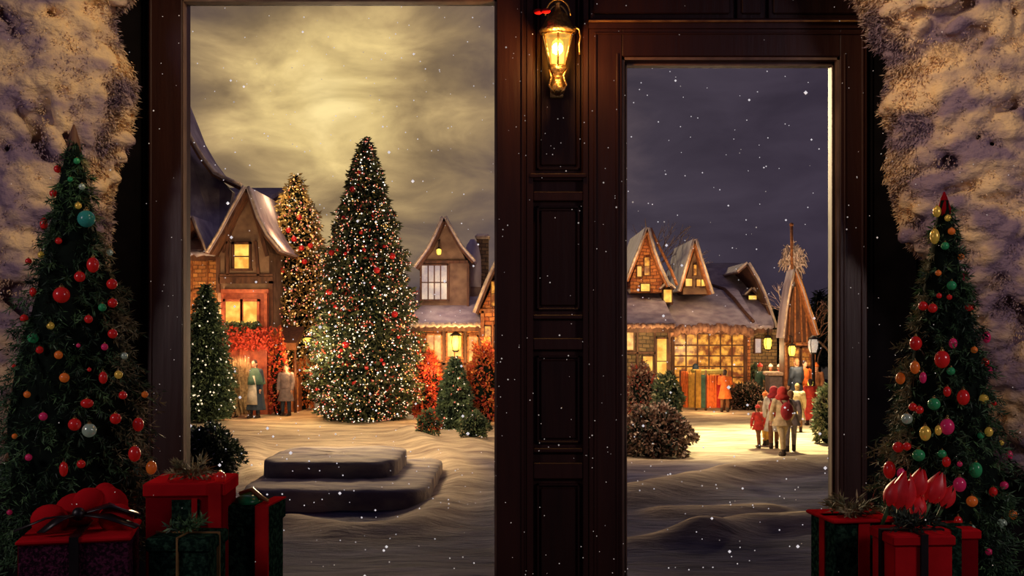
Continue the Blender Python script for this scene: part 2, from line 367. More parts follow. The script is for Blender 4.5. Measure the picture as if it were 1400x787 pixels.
# ------------------------------------------------------------------ sky
w = bpy.data.worlds.new('night_sky'); sc.world = w; w.use_nodes = True
nt = w.node_tree; nt.nodes.clear(); N, L = nt.nodes, nt.links
out = N.new('ShaderNodeOutputWorld'); bg = N.new('ShaderNodeBackground'); L.new(bg.outputs[0], out.inputs[0])
tc = N.new('ShaderNodeTexCoord')
moon = Vector(((452 - 700) / 1400, 1, (450 - 138) / 1400)).normalized()
dt = N.new('ShaderNodeVectorMath'); dt.operation = 'DOT_PRODUCT'; dt.inputs[1].default_value = moon
nrm = N.new('ShaderNodeVectorMath'); nrm.operation = 'NORMALIZE'; L.new(tc.outputs['Generated'], nrm.inputs[0])
L.new(nrm.outputs[0], dt.inputs[0])
ac = N.new('ShaderNodeMath'); ac.operation = 'ARCCOSINE'; L.new(dt.outputs['Value'], ac.inputs[0])
mp = N.new('ShaderNodeMapping'); mp.inputs['Scale'].default_value = (1, 1, 2.3); mp.inputs['Rotation'].default_value = (0, .15, 0); L.new(nrm.outputs[0], mp.inputs['Vector'])
no = N.new('ShaderNodeTexNoise'); no.inputs['Scale'].default_value = 9; no.inputs['Detail'].default_value = 7; no.inputs['Roughness'].default_value = .55; no.inputs['Distortion'].default_value = .5
L.new(mp.outputs[0], no.inputs['Vector'])
ma = N.new('ShaderNodeMath'); ma.operation = 'MULTIPLY_ADD'; ma.inputs[1].default_value = -.20; ma.inputs[2].default_value = .10
L.new(no.outputs['Fac'], ma.inputs[0])
ad = N.new('ShaderNodeMath'); ad.operation = 'ADD'; L.new(ac.outputs[0], ad.inputs[0]); L.new(ma.outputs[0], ad.inputs[1])
mr = N.new('ShaderNodeMath'); mr.operation = 'MULTIPLY'; mr.inputs[1].default_value = 1 / 1.2; L.new(ad.outputs[0], mr.inputs[0])
cr = N.new('ShaderNodeValToRGB'); R_ = cr.color_ramp
stops = [(0, (1.0, .77, .32)), (.035, (.82, .60, .23)), (.07, (.52, .36, .15)), (.10, (.31, .21, .10)), (.14, (.18, .122, .083)), (.19, (.102, .074, .076)),
         (.26, (.058, .045, .058)), (.42, (.046, .034, .050)), (.6, (.026, .020, .034)), (1.0, (.012, .010, .020))]
R_.elements[0].position = stops[0][0]; R_.elements[0].color = (*stops[0][1], 1)
R_.elements[1].position = 1; R_.elements[1].color = (*stops[-1][1], 1)
for p_, c_ in stops[1:-1]:
    e = R_.elements.new(p_); e.color = (*c_, 1)
L.new(mr.outputs[0], cr.inputs['Fac'])
# clouds: brighten and darken
n2 = N.new('ShaderNodeMapRange'); n2.inputs[1].default_value = .3; n2.inputs[2].default_value = .7; n2.inputs[3].default_value = .80; n2.inputs[4].default_value = 1.24
L.new(no.outputs['Fac'], n2.inputs[0])
vm = N.new('ShaderNodeVectorMath'); vm.operation = 'SCALE'; L.new(cr.outputs['Color'], vm.inputs[0]); L.new(n2.outputs[0], vm.inputs['Scale'])
L.new(vm.outputs[0], bg.inputs['Color']); bg.inputs['Strength'].default_value = 1.0

# ------------------------------------------------------------------ terrain
def sstep(a, b, x):
    t = max(0, min(1, (x - a) / (b - a))); return t * t * (3 - 2 * t)
def vnoise(x, y):
    return (math.sin(x * 1.3 + 1.7 * math.sin(y * .7)) + math.sin(y * 1.9 + 1.3 * math.sin(x * .9 + 2)) + .6 * math.sin(x * 3.1 + y * 2.3) + .5 * math.sin(y * 4.1 - x * 1.7)) / 3.1
def zbase(x, y):
    t = max(0, min(1, (y - 5.0) / 8.2))
    z = G * (1 - (1 - t) ** 1.25) - .03
    return z
def berm(x, y, pts, wd, h):
    best = 9e9
    for i in range(len(pts) - 1):
        ax, ay = pts[i]; bx, by = pts[i + 1]; dx, dy = bx - ax, by - ay
        t = max(0, min(1, ((x - ax) * dx + (y - ay) * dy) / (dx * dx + dy * dy)))
        best = min(best, (x - ax - t * dx) ** 2 + (y - ay - t * dy) ** 2)
    return h * math.exp(-best / (wd * wd))
def gp(px, py): Y = 1400 * 3 / (py - 450.0); return (X(px, Y), Y)
B1 = [gp(560, 590), gp(610, 625), gp(632, 660), gp(600, 700), gp(560, 722), gp(470, 725), gp(400, 715)]
B2 = [gp(335, 600), gp(345, 640), gp(370, 665), gp(480, 668)]
B3 = [gp(860, 680), gp(930, 664), gp(1000, 648), gp(1100, 634), gp(1143, 634)]
B4 = [gp(910, 700), gp(980, 698), gp(1050, 694)]
B5 = [gp(960, 732), gp(1020, 717), gp(1110, 714), gp(1200, 716)]
B6 = [gp(860, 740), gp(920, 735), gp(980, 730)]
B7 = [gp(640, 600), gp(680, 650), gp(690, 700)]
def zg(x, y):
    z = zbase(x, y)
    k = sstep(8, 13, y)
    z += .05 * vnoise(x * .8, y * .8) * k + .025 * vnoise(x * 2.7 + 4, y * 2.1) * k
    if 9 < y < 34:
        z += 1.45 * (berm(x, y, B1, .45, .13) + berm(x, y, B3, .6, .16) + berm(x, y, B4, .35, .08) + berm(x, y, B5, .45, .15) + berm(x, y, B6, .3, .06) + berm(x, y, B7, .5, .1) + berm(x, y, B2, .4, .1))
    if y > 60: z += (y - 60) * .012
    return z
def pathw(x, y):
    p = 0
    for B, wd in ((B1, .62), (B2, .6), (B3, .7), (B4, .38), (B5, .5), (B6, .3)): p = max(p, berm(x, y, B, wd, 1.15))  # trodden beige along the banks, their moonlit look put in too
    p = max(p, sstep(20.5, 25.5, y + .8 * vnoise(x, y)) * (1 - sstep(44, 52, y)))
    # trodden yard tint; ground nearer and farther keeps the painted navy shade
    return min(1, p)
xs = np.concatenate([np.linspace(-90, -16, 20), np.linspace(-15, 18, 230), np.linspace(19, 90, 20)])
ys = np.concatenate([np.linspace(4.97, 34, 240), np.linspace(34.5, 60, 40), np.linspace(64, 220, 20)])
mb = MB(); nx = len(xs); pv = []
for y in ys:
    for x in xs: mb.v.append((x, y, zg(x, y))); pv.append(pathw(x, y))
for j in range(len(ys) - 1):
    for i in range(nx - 1): a = j * nx + i; mb.f.append((a, a + 1, a + nx + 1, a + nx))
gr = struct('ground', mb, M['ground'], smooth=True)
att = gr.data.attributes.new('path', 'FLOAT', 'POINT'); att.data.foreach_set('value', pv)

def snowy_step(pxl, pxr, py_base, z0, h, deep, label):
    Y0 = 1400 * (EYE - z0) / (py_base - 450.0)
    xl, xr = X(pxl, Y0), X(pxr, Y0); mb = MB(); n = 34
    # rounded plan outline
    outl = []; r = min(.55, deep * .45)
    for (cx, cy, a0) in ((xr - r, Y0 + r, -90), (xr - r, Y0 + deep - r, 0), (xl + r, Y0 + deep - r, 90), (xl + r, Y0 + r, 180)):
        for k in range(9): a = math.radians(a0 + 90 * k / 8); outl.append((cx + r * math.cos(a), cy + r * math.sin(a)))
    # resample long sides
    pl = []
    for i in range(len(outl)):
        a, b = outl[i], outl[(i + 1) % len(outl)]; d = math.hypot(b[0] - a[0], b[1] - a[1]); m_ = max(1, int(d / .15))
        for k in range(m_): pl.append((a[0] + (b[0] - a[0]) * k / m_, a[1] + (b[1] - a[1]) * k / m_))
    cx, cy = (xl + xr) / 2, Y0 + deep / 2; nn = len(pl); rings = []
    for (s_, zz) in ((1.01, -.25), (1.0, h * .4), (.995, h * .85), (.975, h), (.9, h + .02), (.7, h + .03), (.4, h + .03), (.1, h + .03)):
        rings.append([(cx + (p[0] - cx) * (1 + (s_ - 1) * .35 if s_ > .96 else s_) + .02 * vnoise(p[1] * 5, p[0] * 7), cy + (p[1] - cy) * s_, z0 + zz + (.02 * vnoise(p[0] * 3, p[1] * 3) if zz > 0 else 0)) for p in pl])
    vs = [v for g in rings for v in g]; fs = [(i * nn + k, i * nn + (k + 1) % nn, (i + 1) * nn + (k + 1) % nn, (i + 1) * nn + k) for i in range(len(rings) - 1) for k in range(nn)]
    fs.append(tuple(range((len(rings) - 1) * nn, len(rings) * nn))); mb.add(vs, fs)
    return tag(mb.build('snow_step', M['stepsnow'], smooth=True), label, 'step')
snowy_step(322, 583, 696, G, .30, 4.4, 'long lower snow-covered step, the one nearer the house, in the yard left of the pilaster')
snowy_step(352, 540, 658, G + .27, .33, 2.6, 'shorter upper snow-covered step with rounded ends on top of the longer one')

# ------------------------------------------------------------------ house wall with window and door (front face at y = 4.9)
WY = 4.9
def wx(p): return X(p, WY)
def wz(p): return Z(p, WY)
ZT = 3.3
def wbox(mb, x0, x1, y0, y1, d0=0.0, d1=.14, bev=0.0):   # pixels of the wall plane; d = depth behind the face
    z1 = ZT if y0 is None else wz(y0); z0 = 0.0 if y1 is None else wz(y1)
    mb.box(wx(x0), wx(x1), WY + d0, WY + d1, z0, z1, bev)
mb = MB()
wbox(mb, -500, 203, None, None, .03, .16)
for k in range(12): mb.box(wx(203 - k * 60) - .004, wx(203 - k * 60) - .03, WY + .015, WY + .04, 0, ZT)
struct('wall_left', mb, M['wood_black'])
mb = MB()
wbox(mb, 1186, 1900, None, None, .03, .16)
for k in range(12): mb.box(wx(1186 + k * 60) + .004, wx(1186 + k * 60) + .03, WY + .015, WY + .04, 0, ZT)
struct('wall_right', mb, M['wood_black'])
mb = MB()
wbox(mb, 720, 804, None, None, .02, .14)
wbox(mb, 203, 720, None, -12, .02, .14)
wbox(mb, 804, 1186, None, 44, .02, .14)
struct('wall_center', mb, M['wood'])
# window_1 : frame, cream bead, pane
mb = MB()
wbox(mb, 203, 250, -12, None, -.015, .12, .006); wbox(mb, 679, 720, -12, None, -.015, .12, .006)
wbox(mb, 203, 720, -40, -2, -.018, .12, .006)
wbox(mb, 206, 209, -12, None, -.024, 0, .003); wbox(mb, 713, 716, -12, None, -.024, 0, .003)
w1 = struct('window_1', mb, M['wood'])
mb = MB()
wbox(mb, 248, 250.8, -2, None, .0, .05); wbox(mb, 676, 679, -2, None, .0, .05); wbox(mb, 248, 679, -2, 2, .0, .05)
struct('window_frame', mb, M['trim_cream'], w1)
mb = MB(); mb.box(wx(250), wx(678), WY + .06, WY + .066, 0, wz(0)); struct('window_pane', mb, M['glass'], w1)
# door_1
mb = MB()
wbox(mb, 805, 850, 40, None, -.02, .12, .006); wbox(mb, 1147, 1184, 40, None, -.02, .12, .006); wbox(mb, 850, 1147, 40, 79, -.02, .12, .006)
wbox(mb, 812, 815, 48, None, -.028, 0, .003); wbox(mb, 1176, 1179, 48, None, -.028, 0, .003); wbox(mb, 812, 1179, 46, 49, -.028, 0, .003)
wbox(mb, 842, 845, 74, None, -.026, 0, .003); wbox(mb, 1152, 1155, 74, None, -.026, 0, .003)
d1 = struct('door_1', mb, M['wood'])
mb = MB()
wbox(mb, 850, 853.5, 79, None, -.01, .05); wbox(mb, 1143.5, 1147, 79, None, -.01, .05); wbox(mb, 850, 1147, 79, 82.5, -.01, .05)
wbox(mb, 856, 858, 86, None, .02, .06); wbox(mb, 1139, 1141, 86, None, .02, .06); wbox(mb, 856, 1141, 86, 88, .02, .06)
struct('door_bead', mb, M['trim_cream'], d1)
mb = MB(); wbox(mb, 853.5, 856, 82, None, .03, .10); wbox(mb, 1141, 1143.5, 82, None, .03, .10); wbox(mb, 853, 1144, 82, 86, .03, .10)
struct('door_frame', mb, M['wood'], d1)
mb = MB(); mb.box(wx(856), wx(1141), WY + .07, WY + .076, 0, wz(86)); struct('door_pane', mb, M['glass'], d1)
# header panels + ledge
mb = MB()
wbox(mb, 804, 1186, 29, 34, -.05, .04, .006); wbox(mb, 804, 1186, 34, 41, -.03, .04)
struct('trim_1', mb, M['wood'])
mb = MB(); wbox(mb, 804, 1180, 32.4, 34.2, -.056, -.045); struct('trim_2', mb, M['trim_gold'])
mb = MB()
for a, b in ((806, 1003), (1008, 1046), (1051, 1184)):
    wbox(mb, a, b, -40, 26, -.0, .03, .004)
    wbox(mb, a + 6, b - 6, -40, 20, -.012, .01, .006)
struct('trim_3', mb, M['wood_panel'])
# pilaster raised mouldings
mb = MB()
wbox(mb, 720, 729, -60, None, -.02, .04, .004); wbox(mb, 797, 804, -60, None, -.02, .04, .004)
for a, b in ((243, 247), (262, 275), (430, 436), (462, 478), (612, 618), (632, 654)):
    wbox(mb, 729, 797, a, b, -.012, .03, .004)
wbox(mb, 724, 801, 238, 244, -.03, .03, .004)
struct('trim_4', mb, M['wood'])
mb = MB()
for a, b in ((-30, 238), (275, 430), (480, 612), (655, 900)):
    for (x0, x1, y0, y1) in ((734, 737, a + 6, b - 6), (790, 793, a + 6, b - 6), (734, 793, a + 6, a + 9), (734, 793, b - 9, b - 6)):
        wbox(mb, x0, x1, y0, y1, .002, .03, .002)
    wbox(mb, 740, 787, a + 12, b - 12, .004, .03, .006)
struct('trim_5', mb, M['wood_panel'])
mb = MB(); mb.box(-4.2, 4.2, -1.5, WY + .07, -.12, 0)
for k in range(42): mb.box(-4.2 + k * .2, -4.2 + k * .2 + .19, -1.5, WY - .02, 0, .003)
mb.box(-4.2, 4.2, WY - .1, WY + .06, -1.2, -.1)
struct('floor', mb, M['floor'])

# ------------------------------------------------------------------ wall lantern
lx = wx(761); LY = WY - .11
lt = thing('wall_lantern', 'brass wall lantern glowing yellow high on the dark pilaster between window and door', 'lantern', (lx, WY - .01, wz(130)))
def lz(p): return Z(p, LY) - wz(130)
LO = Vector((0, LY - (WY - .01), 0))
def ls(n): return S(n, LY)
mb = MB(); mb.box(-ls(9), ls(9), -.012, .0, lz(128), lz(60), .004); mb.box(-ls(6), ls(6), LO.y, -.006, lz(112), lz(106), .002); mb.build('back_plate', M['brass'], lt)
mb = MB()
top, bot = 45, 92; rt, rb = ls(22), ls(11.5)
for k in range(6):
    a = PI / 6 + k * PI / 3
    mb.tube([(rt * math.cos(a), LO.y + rt * math.sin(a) * .8, lz(top)), (rb * math.cos(a), LO.y + rb * math.sin(a) * .8, lz(bot))], ls(1.4), 6)
for z, r in ((top, rt), (top + 3, rt), (bot, rb), (bot - 2, rb)):
    mb.tube([(r * math.cos(PI / 6 + k * PI / 3), LO.y + r * math.sin(PI / 6 + k * PI / 3) * .8, lz(z)) for k in range(7)], ls(1.5), 6)
mb.build('lantern_frame', M['brass'], lt, True)
mb = MB(); prof = [(rb * .95, lz(bot)), (rt * .95, lz(top))]
mb.lathe(prof, (0, LO.y, 0), 6, 1, .8); mb.build('lantern_glass', M['lampglass'], lt)
mb = MB(); mb.lathe([(ls(5), lz(88)), (ls(8), lz(86)), (ls(9), lz(72)), (ls(7.5), lz(58)), (ls(3), lz(53))], (0, LO.y, 0), 16); mb.build('candle_flame', M['flame'], lt, True)
mb = MB(); mb.lathe([(ls(24), lz(46)), (ls(26), lz(42)), (ls(22), lz(38)), (ls(17), lz(28)), (ls(12), lz(20)), (ls(5), lz(15)), (ls(3), lz(8)), (ls(5), lz(4)), (ls(1), lz(1))], (0, LO.y, 0), 18, 1, .8); mb.build('lantern_cap', M['brass'], lt, True)
mb = MB()
for q, rr in ((0, 17), (1, 13), (2, 9)):
    mb.tube([(ls(rr) * math.cos(t), LO.y - .03 + .03 * q, lz(24) + ls(rr * 1.3) * math.sin(t)) for t in [PI * k / 14 for k in range(15)]], ls(1.1), 6)
mb.tube([(ls(22), LO.y - .02, lz(38)), (ls(29), LO.y - .02, lz(42)), (ls(31), LO.y - .02, lz(52)), (ls(29), LO.y - .02, lz(62)), (ls(30), LO.y - .02, lz(76))], ls(1.3), 6)
mb.build('wire_scroll', M['brass'], lt, True)
mb = MB(); mb.lathe([(ls(2), lz(131)), (ls(9), lz(127)), (ls(11), lz(122)), (ls(8), lz(114)), (ls(7), lz(104)), (ls(9), lz(98)), (ls(12.5), lz(93))], (0, LO.y, 0), 12, 1, .8, lambda t, z: .14 * math.sin(5 * t + z * 40))
mb.tube([(-ls(12), LO.y, lz(94)), (-ls(9), LO.y - .03, lz(108)), (-ls(12), LO.y - .02, lz(118)), (-ls(5), LO.y - .03, lz(129))], ls(1.6), 6)
mb.tube([(ls(13), LO.y, lz(94)), (ls(7), LO.y - .035, lz(106)), (ls(12), LO.y - .02, lz(118)), (ls(5), LO.y - .03, lz(129))], ls(1.6), 6)
mb.build('finial', M['brass'], lt, True)
rb_ = thing('ribbon_bow', 'small red bow tied at the upper left of the wall lantern', 'bow', (X(741, LY - .08), LY - .09, Z(24, LY)))
mb = MB(); mb.ball((-.018, 0, 0), (.022, .012, .013)); mb.ball((.018, 0, .003), (.022, .012, .012)); mb.build('loops', M['ribbonred'], rb_, True)
mb = MB(); mb.ball((0, -.006, 0), (.009, .01, .01)); mb.build('knot', M['giftred_d'], rb_, True)

# ------------------------------------------------------------------ foreground firs
def profile_r(prof, y):
    for i in range(len(prof) - 1):
        (y0, r0), (y1, r1) = prof[i], prof[i + 1]
        if y0 <= y <= y1: return r0 + (r1 - r0) * (y - y0) / (y1 - y0)
    return prof[-1][1]
def near_fir(name, label, pxc, Y, prof, side, tipmat, lean=0):
    cx = X(pxc, Y); t = thing(name, label, 'tree', (cx, Y, 0)); zt = Z(prof[0][0], Y)
    top, bot = prof[0][0], prof[-1][0]
    mb = MB()
    for (m_, wid) in ((0, 0),): pass
    core = [(max(.004, S(profile_r(prof, y), Y) * .72), Z(y, Y)) for y in np.linspace(bot, top + 12, 16)]
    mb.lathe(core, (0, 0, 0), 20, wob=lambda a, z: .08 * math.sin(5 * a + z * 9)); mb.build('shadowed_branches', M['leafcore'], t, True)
    mb = MB(); mb.tube([(0, 0, .12), (0, 0, core[0][1])], [.05, .045], 10); mb.build('trunk', M['bark'], t, True)
    mb = MB(); mb.lathe([(.13, 0.006), (.17, .02), (.19, .2), (.2, .22), (.18, .22), (.02, .18)], (0, 0, 0), 20); mb.build('pot', M['giftred_d'], t, True)
    P = {0: [], 1: [], 2: []}; D = {0: [], 1: [], 2: []}
    ns = 1500
    for i in range(ns):
        u = rnd.random() ** .62; y = top + 22 + (bot - top - 22) * u
        y += 6 * math.sin(i)
        y = min(max(y, top + 16), bot)
        r = S(profile_r(prof, y), Y); a = rnd.uniform(0, 2 * PI)
        lump = 1 + .10 * math.sin(4 * a + y * .045) + .07 * math.sin(y * .13 + a)
        r *= lump * rnd.uniform(.80, 1.04)
        z = Z(y, Y)
        base = np.array([math.cos(a) * r * .68, math.sin(a) * r * .68, z + r * .10]); tip = np.array([math.cos(a) * r, math.sin(a) * r, z - r * .05])
        d = tip - base
        n = 20
        tt = nr.uniform(0, 1, n)[:, None]; pp = base + d * tt
        dd = d / (np.linalg.norm(d) + 1e-6) * .9 + nr.normal(size=(n, 3)) * .75 + np.array([0, 0, -.12])
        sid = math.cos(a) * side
        if sid > .86 and rnd.random() < .8 and y < bot - 60: k = 2  # window-side needles take the pale colour, rim light painted in
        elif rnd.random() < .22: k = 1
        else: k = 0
        P[k].append(pp); D[k].append(dd)
    for k, (nm, m_) in enumerate((('needles', M['leaf']), ('bright_needles', M['leaf2']), ('rim_light_needles', M['rim_sprig']))):
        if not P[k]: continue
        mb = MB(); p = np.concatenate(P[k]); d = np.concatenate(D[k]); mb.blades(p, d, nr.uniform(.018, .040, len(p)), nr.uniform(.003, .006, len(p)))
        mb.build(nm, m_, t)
    mb = MB(); zt0 = Z(top + 38, Y)
    mb.lathe([(S(9, Y), zt0), (S(8, Y), Z(top + 24, Y)), (S(4, Y), Z(top + 8, Y)), (S(1, Y), zt)], (0, 0, 0), 10, wob=lambda a, z: .15 * math.sin(6 * a + z * 60)); mb.build('tree_top', tipmat, t, True)
    return t
LP = [(170, 2), (205, 13), (240, 22), (300, 36), (340, 46), (400, 68), (450, 82), (500, 94), (560, 106), (620, 112), (690, 112), (760, 96)]
RP = [(262, 2), (290, 14), (330, 20), (380, 32), (430, 44), (500, 62), (560, 76), (620, 88), (700, 98), (760, 102), (800, 88)]
LYt, RYt = 4.02, 4.02
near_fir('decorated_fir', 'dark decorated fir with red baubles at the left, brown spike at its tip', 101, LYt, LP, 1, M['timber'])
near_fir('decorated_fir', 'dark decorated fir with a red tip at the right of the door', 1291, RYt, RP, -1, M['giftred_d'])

# baubles --------------------------------------------------------------
def bauble_proto(name, m_):
    o = {}
    mb = MB(); mb.ball((0, 0, 0), 1, 16, 10); o['ball'] = mb.mesh('ball'); o['ball'].materials.append(m_); o['ball'].polygons.foreach_set('use_smooth', [True] * len(o['ball'].polygons))
    return o
capm = MB(); capm.lathe([(.28, .92), (.30, 1.12), (.1, 1.16)], seg=10); capm.tube([(.12 * math.cos(t), 0, 1.26 + .12 * math.sin(t)) for t in [k * PI / 5 for k in range(11)]], .03, 5)
capmesh = capm.mesh('cap'); capmesh.materials.append(M['brass'])
ballmesh = {k: bauble_proto(k, M[k + '_ball'])['ball'] for k in ('red', 'orange', 'gold', 'green', 'teal', 'pink', 'silver')}
names = dict(red='red', orange='orange', gold='gold', green='green', teal='teal', pink='magenta', silver='silver')
def hang(px, py, rad, c, prof, pxc, Y, label, group, elong=1.0):
    r = S(profile_r(prof, py), Y); dx = X(px, Y) - X(pxc, Y)
    rr = S(rad * .88, Y)
    q = max(r * r - dx * dx, 0); yy = Y - math.sqrt(q) * .96 - rr * .4
    yy = min(yy, Y - .0)
    x, z = X(px, yy), Z(py, yy)
    b = thing('bauble', label, 'bauble', (x, yy, z), group=group); b.scale = (rr, rr, rr * elong)
    for nm, me in (('ball', ballmesh[c]), ('cap', capmesh)):
        o = bpy.data.objects.new(nm, me); col.objects.link(o); o.parent = b
Lb = [(79, 231, 6, 'red'), (73, 264, 6, 'red'), (60, 306, 6, 'red', 1.7), (80, 329, 5, 'red'), (56, 348, 5, 'gold'), (107, 281, 5, 'gold'), (118, 299, 13, 'teal'), (127, 362, 9, 'red', 1.3),
      (109, 378, 8, 'red'), (84, 403, 12, 'red'), (45, 399, 5, 'red', 1.4), (33, 435, 6, 'red'), (69, 445, 5.5, 'gold'), (121, 436, 6, 'red'), (153, 388, 8, 'red'), (154, 414, 7, 'red'), (154, 456, 7, 'red'),
      (39, 357, 5, 'red'), (143, 474, 5, 'pink'), (54, 478, 5.5, 'red'), (80, 485, 6, 'orange'), (107, 472, 3, 'pink'), (88, 516, 7, 'orange'), (141, 516, 6, 'red', 1.5), (162, 512, 6, 'gold'), (37, 539, 5, 'orange'),
      (119, 551, 9, 'red', .75), (168, 540, 6, 'red'), (198, 539, 5, 'orange'), (59, 569, 6, 'pink'), (102, 580, 9, 'red'), (158, 572, 8, 'red'), (189, 580, 8, 'red', 1.3), (122, 588, 10, 'silver'), (39, 625, 5, 'pink'),
      (87, 641, 6, 'red', 1.8), (111, 634, 6, 'red'), (184, 620, 9, 'red', 1.3), (207, 639, 8, 'orange', 1.3), (122, 505, 3, 'red'), (19, 500, 3, 'red'), (105, 220, 5, 'green'), (112, 255, 5, 'silver'), (96, 245, 4, 'green'),
      (13, 700, 4, 'pink'), (150, 345, 5, 'silver'), (20, 596, 4, 'orange'), (45, 462, 8, 'green'), (170, 486, 5, 'silver'), (140, 420, 6, 'green')]
Rb = [(1281, 289, 6, 'gold', 1.5), (1296, 298, 5, 'gold'), (1301, 316, 5.5, 'orange'), (1278, 323, 7, 'gold', 1.7), (1292, 336, 6, 'green'), (1313, 351, 6, 'orange', .8), (1283, 373, 4.5, 'orange'), (1319, 378, 5, 'pink', 1.3),
      (1301, 390, 7, 'green'), (1262, 418, 7, 'red'), (1275, 421, 7, 'red'), (1298, 406, 4, 'red'), (1284, 404, 4, 'red'), (1325, 420, 7, 'red', .8), (1252, 469, 9, 'red', 1.2), (1288, 491, 11, 'red', 1.2), (1303, 469, 6, 'pink', 1.3),
      (1332, 478, 5, 'orange'), (1349, 461, 6, 'pink', 1.5), (1347, 495, 6, 'red'), (1353, 506, 5, 'pink', 1.4), (1300, 507, 6, 'green'), (1262, 516, 5, 'pink', 1.7), (1251, 502, 7, 'orange', 1.4), (1231, 517, 7, 'orange', 1.3),
      (1295, 535, 5.5, 'red', 1.4), (1317, 543, 9, 'red', 1.3), (1345, 545, 7, 'gold'), (1277, 552, 9, 'green'), (1359, 551, 4, 'red'), (1248, 556, 6, 'red'), (1257, 560, 6, 'red'), (1240, 572, 8, 'silver'), (1295, 583, 10, 'pink', 1.2),
      (1265, 592, 8, 'gold', 1.4), (1283, 588, 5, 'gold', 1.5), (1228, 611, 8, 'red'), (1240, 610, 6, 'red'), (1352, 590, 6, 'gold', 1.2), (1369, 605, 4, 'gold'), (1380, 622, 5, 'pink', 1.5), (1312, 634, 4, 'pink'), (1334, 642, 9, 'green', 1.3),
      (1216, 642, 9, 'red', 1.5), (1232, 647, 6, 'pink', 1.4), (1294, 631, 6, 'red', 1.3), (1312, 662, 9, 'pink', 1.2), (1358, 672, 6, 'red', 1.2), (1373, 663, 6, 'pink'), (1329, 685, 8, 'orange'), (1310, 713, 6, 'red', 1.4),
      (1327, 725, 8, 'silver', 1.2), (1370, 715, 7, 'silver'), (1352, 754, 5, 'pink'), (1377, 681, 5, 'silver'), (1385, 703, 6, 'orange', 1.3), (1256, 622, 9, 'green'), (1288, 620, 6, 'green'), (1341, 595, 5, 'green')]
for lst, prof, pxc, Y, wh, gname in ((Lb, LP, 101, LYt, 'left', 'baubles on the left fir'), (Rb, RP, 1291, RYt, 'right', 'baubles on the right fir')):
    for b in lst:
        el = b[4] if len(b) > 4 else 1.0; c = b[3]
        shape = 'long drop shaped' if el >= 1.4 else ('large round' if b[2] >= 9 else ('tiny round' if b[2] < 5 else 'round'))
        hang(b[0], b[1], b[2], c, prof, pxc, Y, '%s %s bauble hanging on the decorated fir at the %s' % (shape, names[c], wh), gname, el)

# ------------------------------------------------------------------ fluffy snow-laden foliage at both sides
def fluff(label, Y, edge, outer, sgn):
    # edge: inner silhouette [(py, px)], outer px; sgn -1 = left
    t = thing('snowy_foliage', label, 'foliage', (X((edge[0][1] + outer) / 2, Y), Y, 0)); ox, oy, _ = t.location
    def ed(y):
        for i in range(len(edge) - 1):
            (y0, x0), (y1, x1) = edge[i], edge[i + 1]
            if y0 <= y <= y1: return x0 + (x1 - x0) * (y - y0) / (y1 - y0)
        return edge[-1][1]
    y0, y1 = edge[0][0], edge[-1][0]
    mb = MB(); nyy, na = 60, 28; vs = []
    for j in range(nyy):
        py = y1 + (y0 - y1) * j / (nyy - 1); e = ed(py); c = (e + outer) / 2; hw = abs(e - outer) / 2 * .93
        for k in range(na):
            a = 2 * PI * k / na; q = 1 + .05 * math.sin(3 * a + py * .05) + .05 * math.sin(py * .11 + a * 5)
            vs.append((X(c, Y) + S(hw, Y) * math.cos(a) * q - ox, .20 * math.sin(a) * q * (.8 + .2 * math.sin(py * .03 + a)), Z(py, Y)))
    fs = [(i * na + k, i * na + (k + 1) % na, (i + 1) * na + (k + 1) % na, (i + 1) * na + k) for i in range(nyy - 1) for k in range(na)]
    fs += [tuple(range(na - 1, -1, -1)), tuple(range((nyy - 1) * na, nyy * na))]
    mb.add(vs, fs)
    for i in range(620):
        py = rnd.uniform(y0, y1); e = ed(py); c = (e + outer) / 2; hw = abs(e - outer) / 2 * .90; a = rnd.uniform(-PI, 0)
        p = (X(c, Y) + S(hw, Y) * math.cos(a) - ox, .185 * math.sin(a), Z(py, Y)); rr = rnd.uniform(.022, .060)
        ang = .9 * sgn + .5 * math.sin(py * .02 + a * 2) + rnd.uniform(-.3, .3)
        mb.ball(p, (rr * .8, rr * .75, rr * rnd.uniform(1.1, 1.9)), 10, 8, Matrix.Rotation(ang, 3, 'Y'))
    fm = remesh(mb, .013); fm.materials.append(M['fluff']); o_ = bpy.data.objects.new('cloudy_mass', fm); col.objects.link(o_); o_.parent = t
    P, D, Ln, Wd = [], [], [], []
    for i in range(3600):
        py = rnd.uniform(y0, y1); e = ed(py); c = (e + outer) / 2; hw = abs(e - outer) / 2
        a = (rnd.gauss(-.25, .35) if sgn < 0 else rnd.gauss(-PI + .25, .35)) if rnd.random() < .6 else rnd.uniform(-PI, 0)
        edge_ = abs(math.cos(a)) > .8
        p = np.array([X(c, Y) + S(hw, Y) * math.cos(a) * (.97 if edge_ else .93) - ox, .20 * math.sin(a), Z(py, Y)])
        main = np.array([math.cos(a) * .7, math.sin(a) * .5, -.6 + .5 * math.sin(py * .05)])
        n = 14
        P.append(p + nr.normal(size=(n, 3)) * .010); D.append(main + nr.normal(size=(n, 3)) * .5); Ln.append(nr.uniform(.010, .034 if edge_ else .018, n)); Wd.append(nr.uniform(.003, .008, n))
    mb = MB(); mb.blades(np.concatenate(P), np.concatenate(D), np.concatenate(Ln), np.concatenate(Wd)); mb.build('feathery_tips', M['fluff'], t)
LE = [(-60, 190), (0, 176), (12, 152), (50, 157), (80, 170), (110, 184), (140, 180), (170, 176), (200, 170), (230, 155), (280, 148), (340, 146), (420, 130), (540, 100), (620, 60)]
RE = [(-60, 1140), (0, 1168), (30, 1182), (62, 1196), (72, 1212), (110, 1216), (150, 1206), (180, 1220), (230, 1214), (262, 1222), (300, 1232), (330, 1246), (380, 1300), (480, 1330), (580, 1360), (640, 1380)]
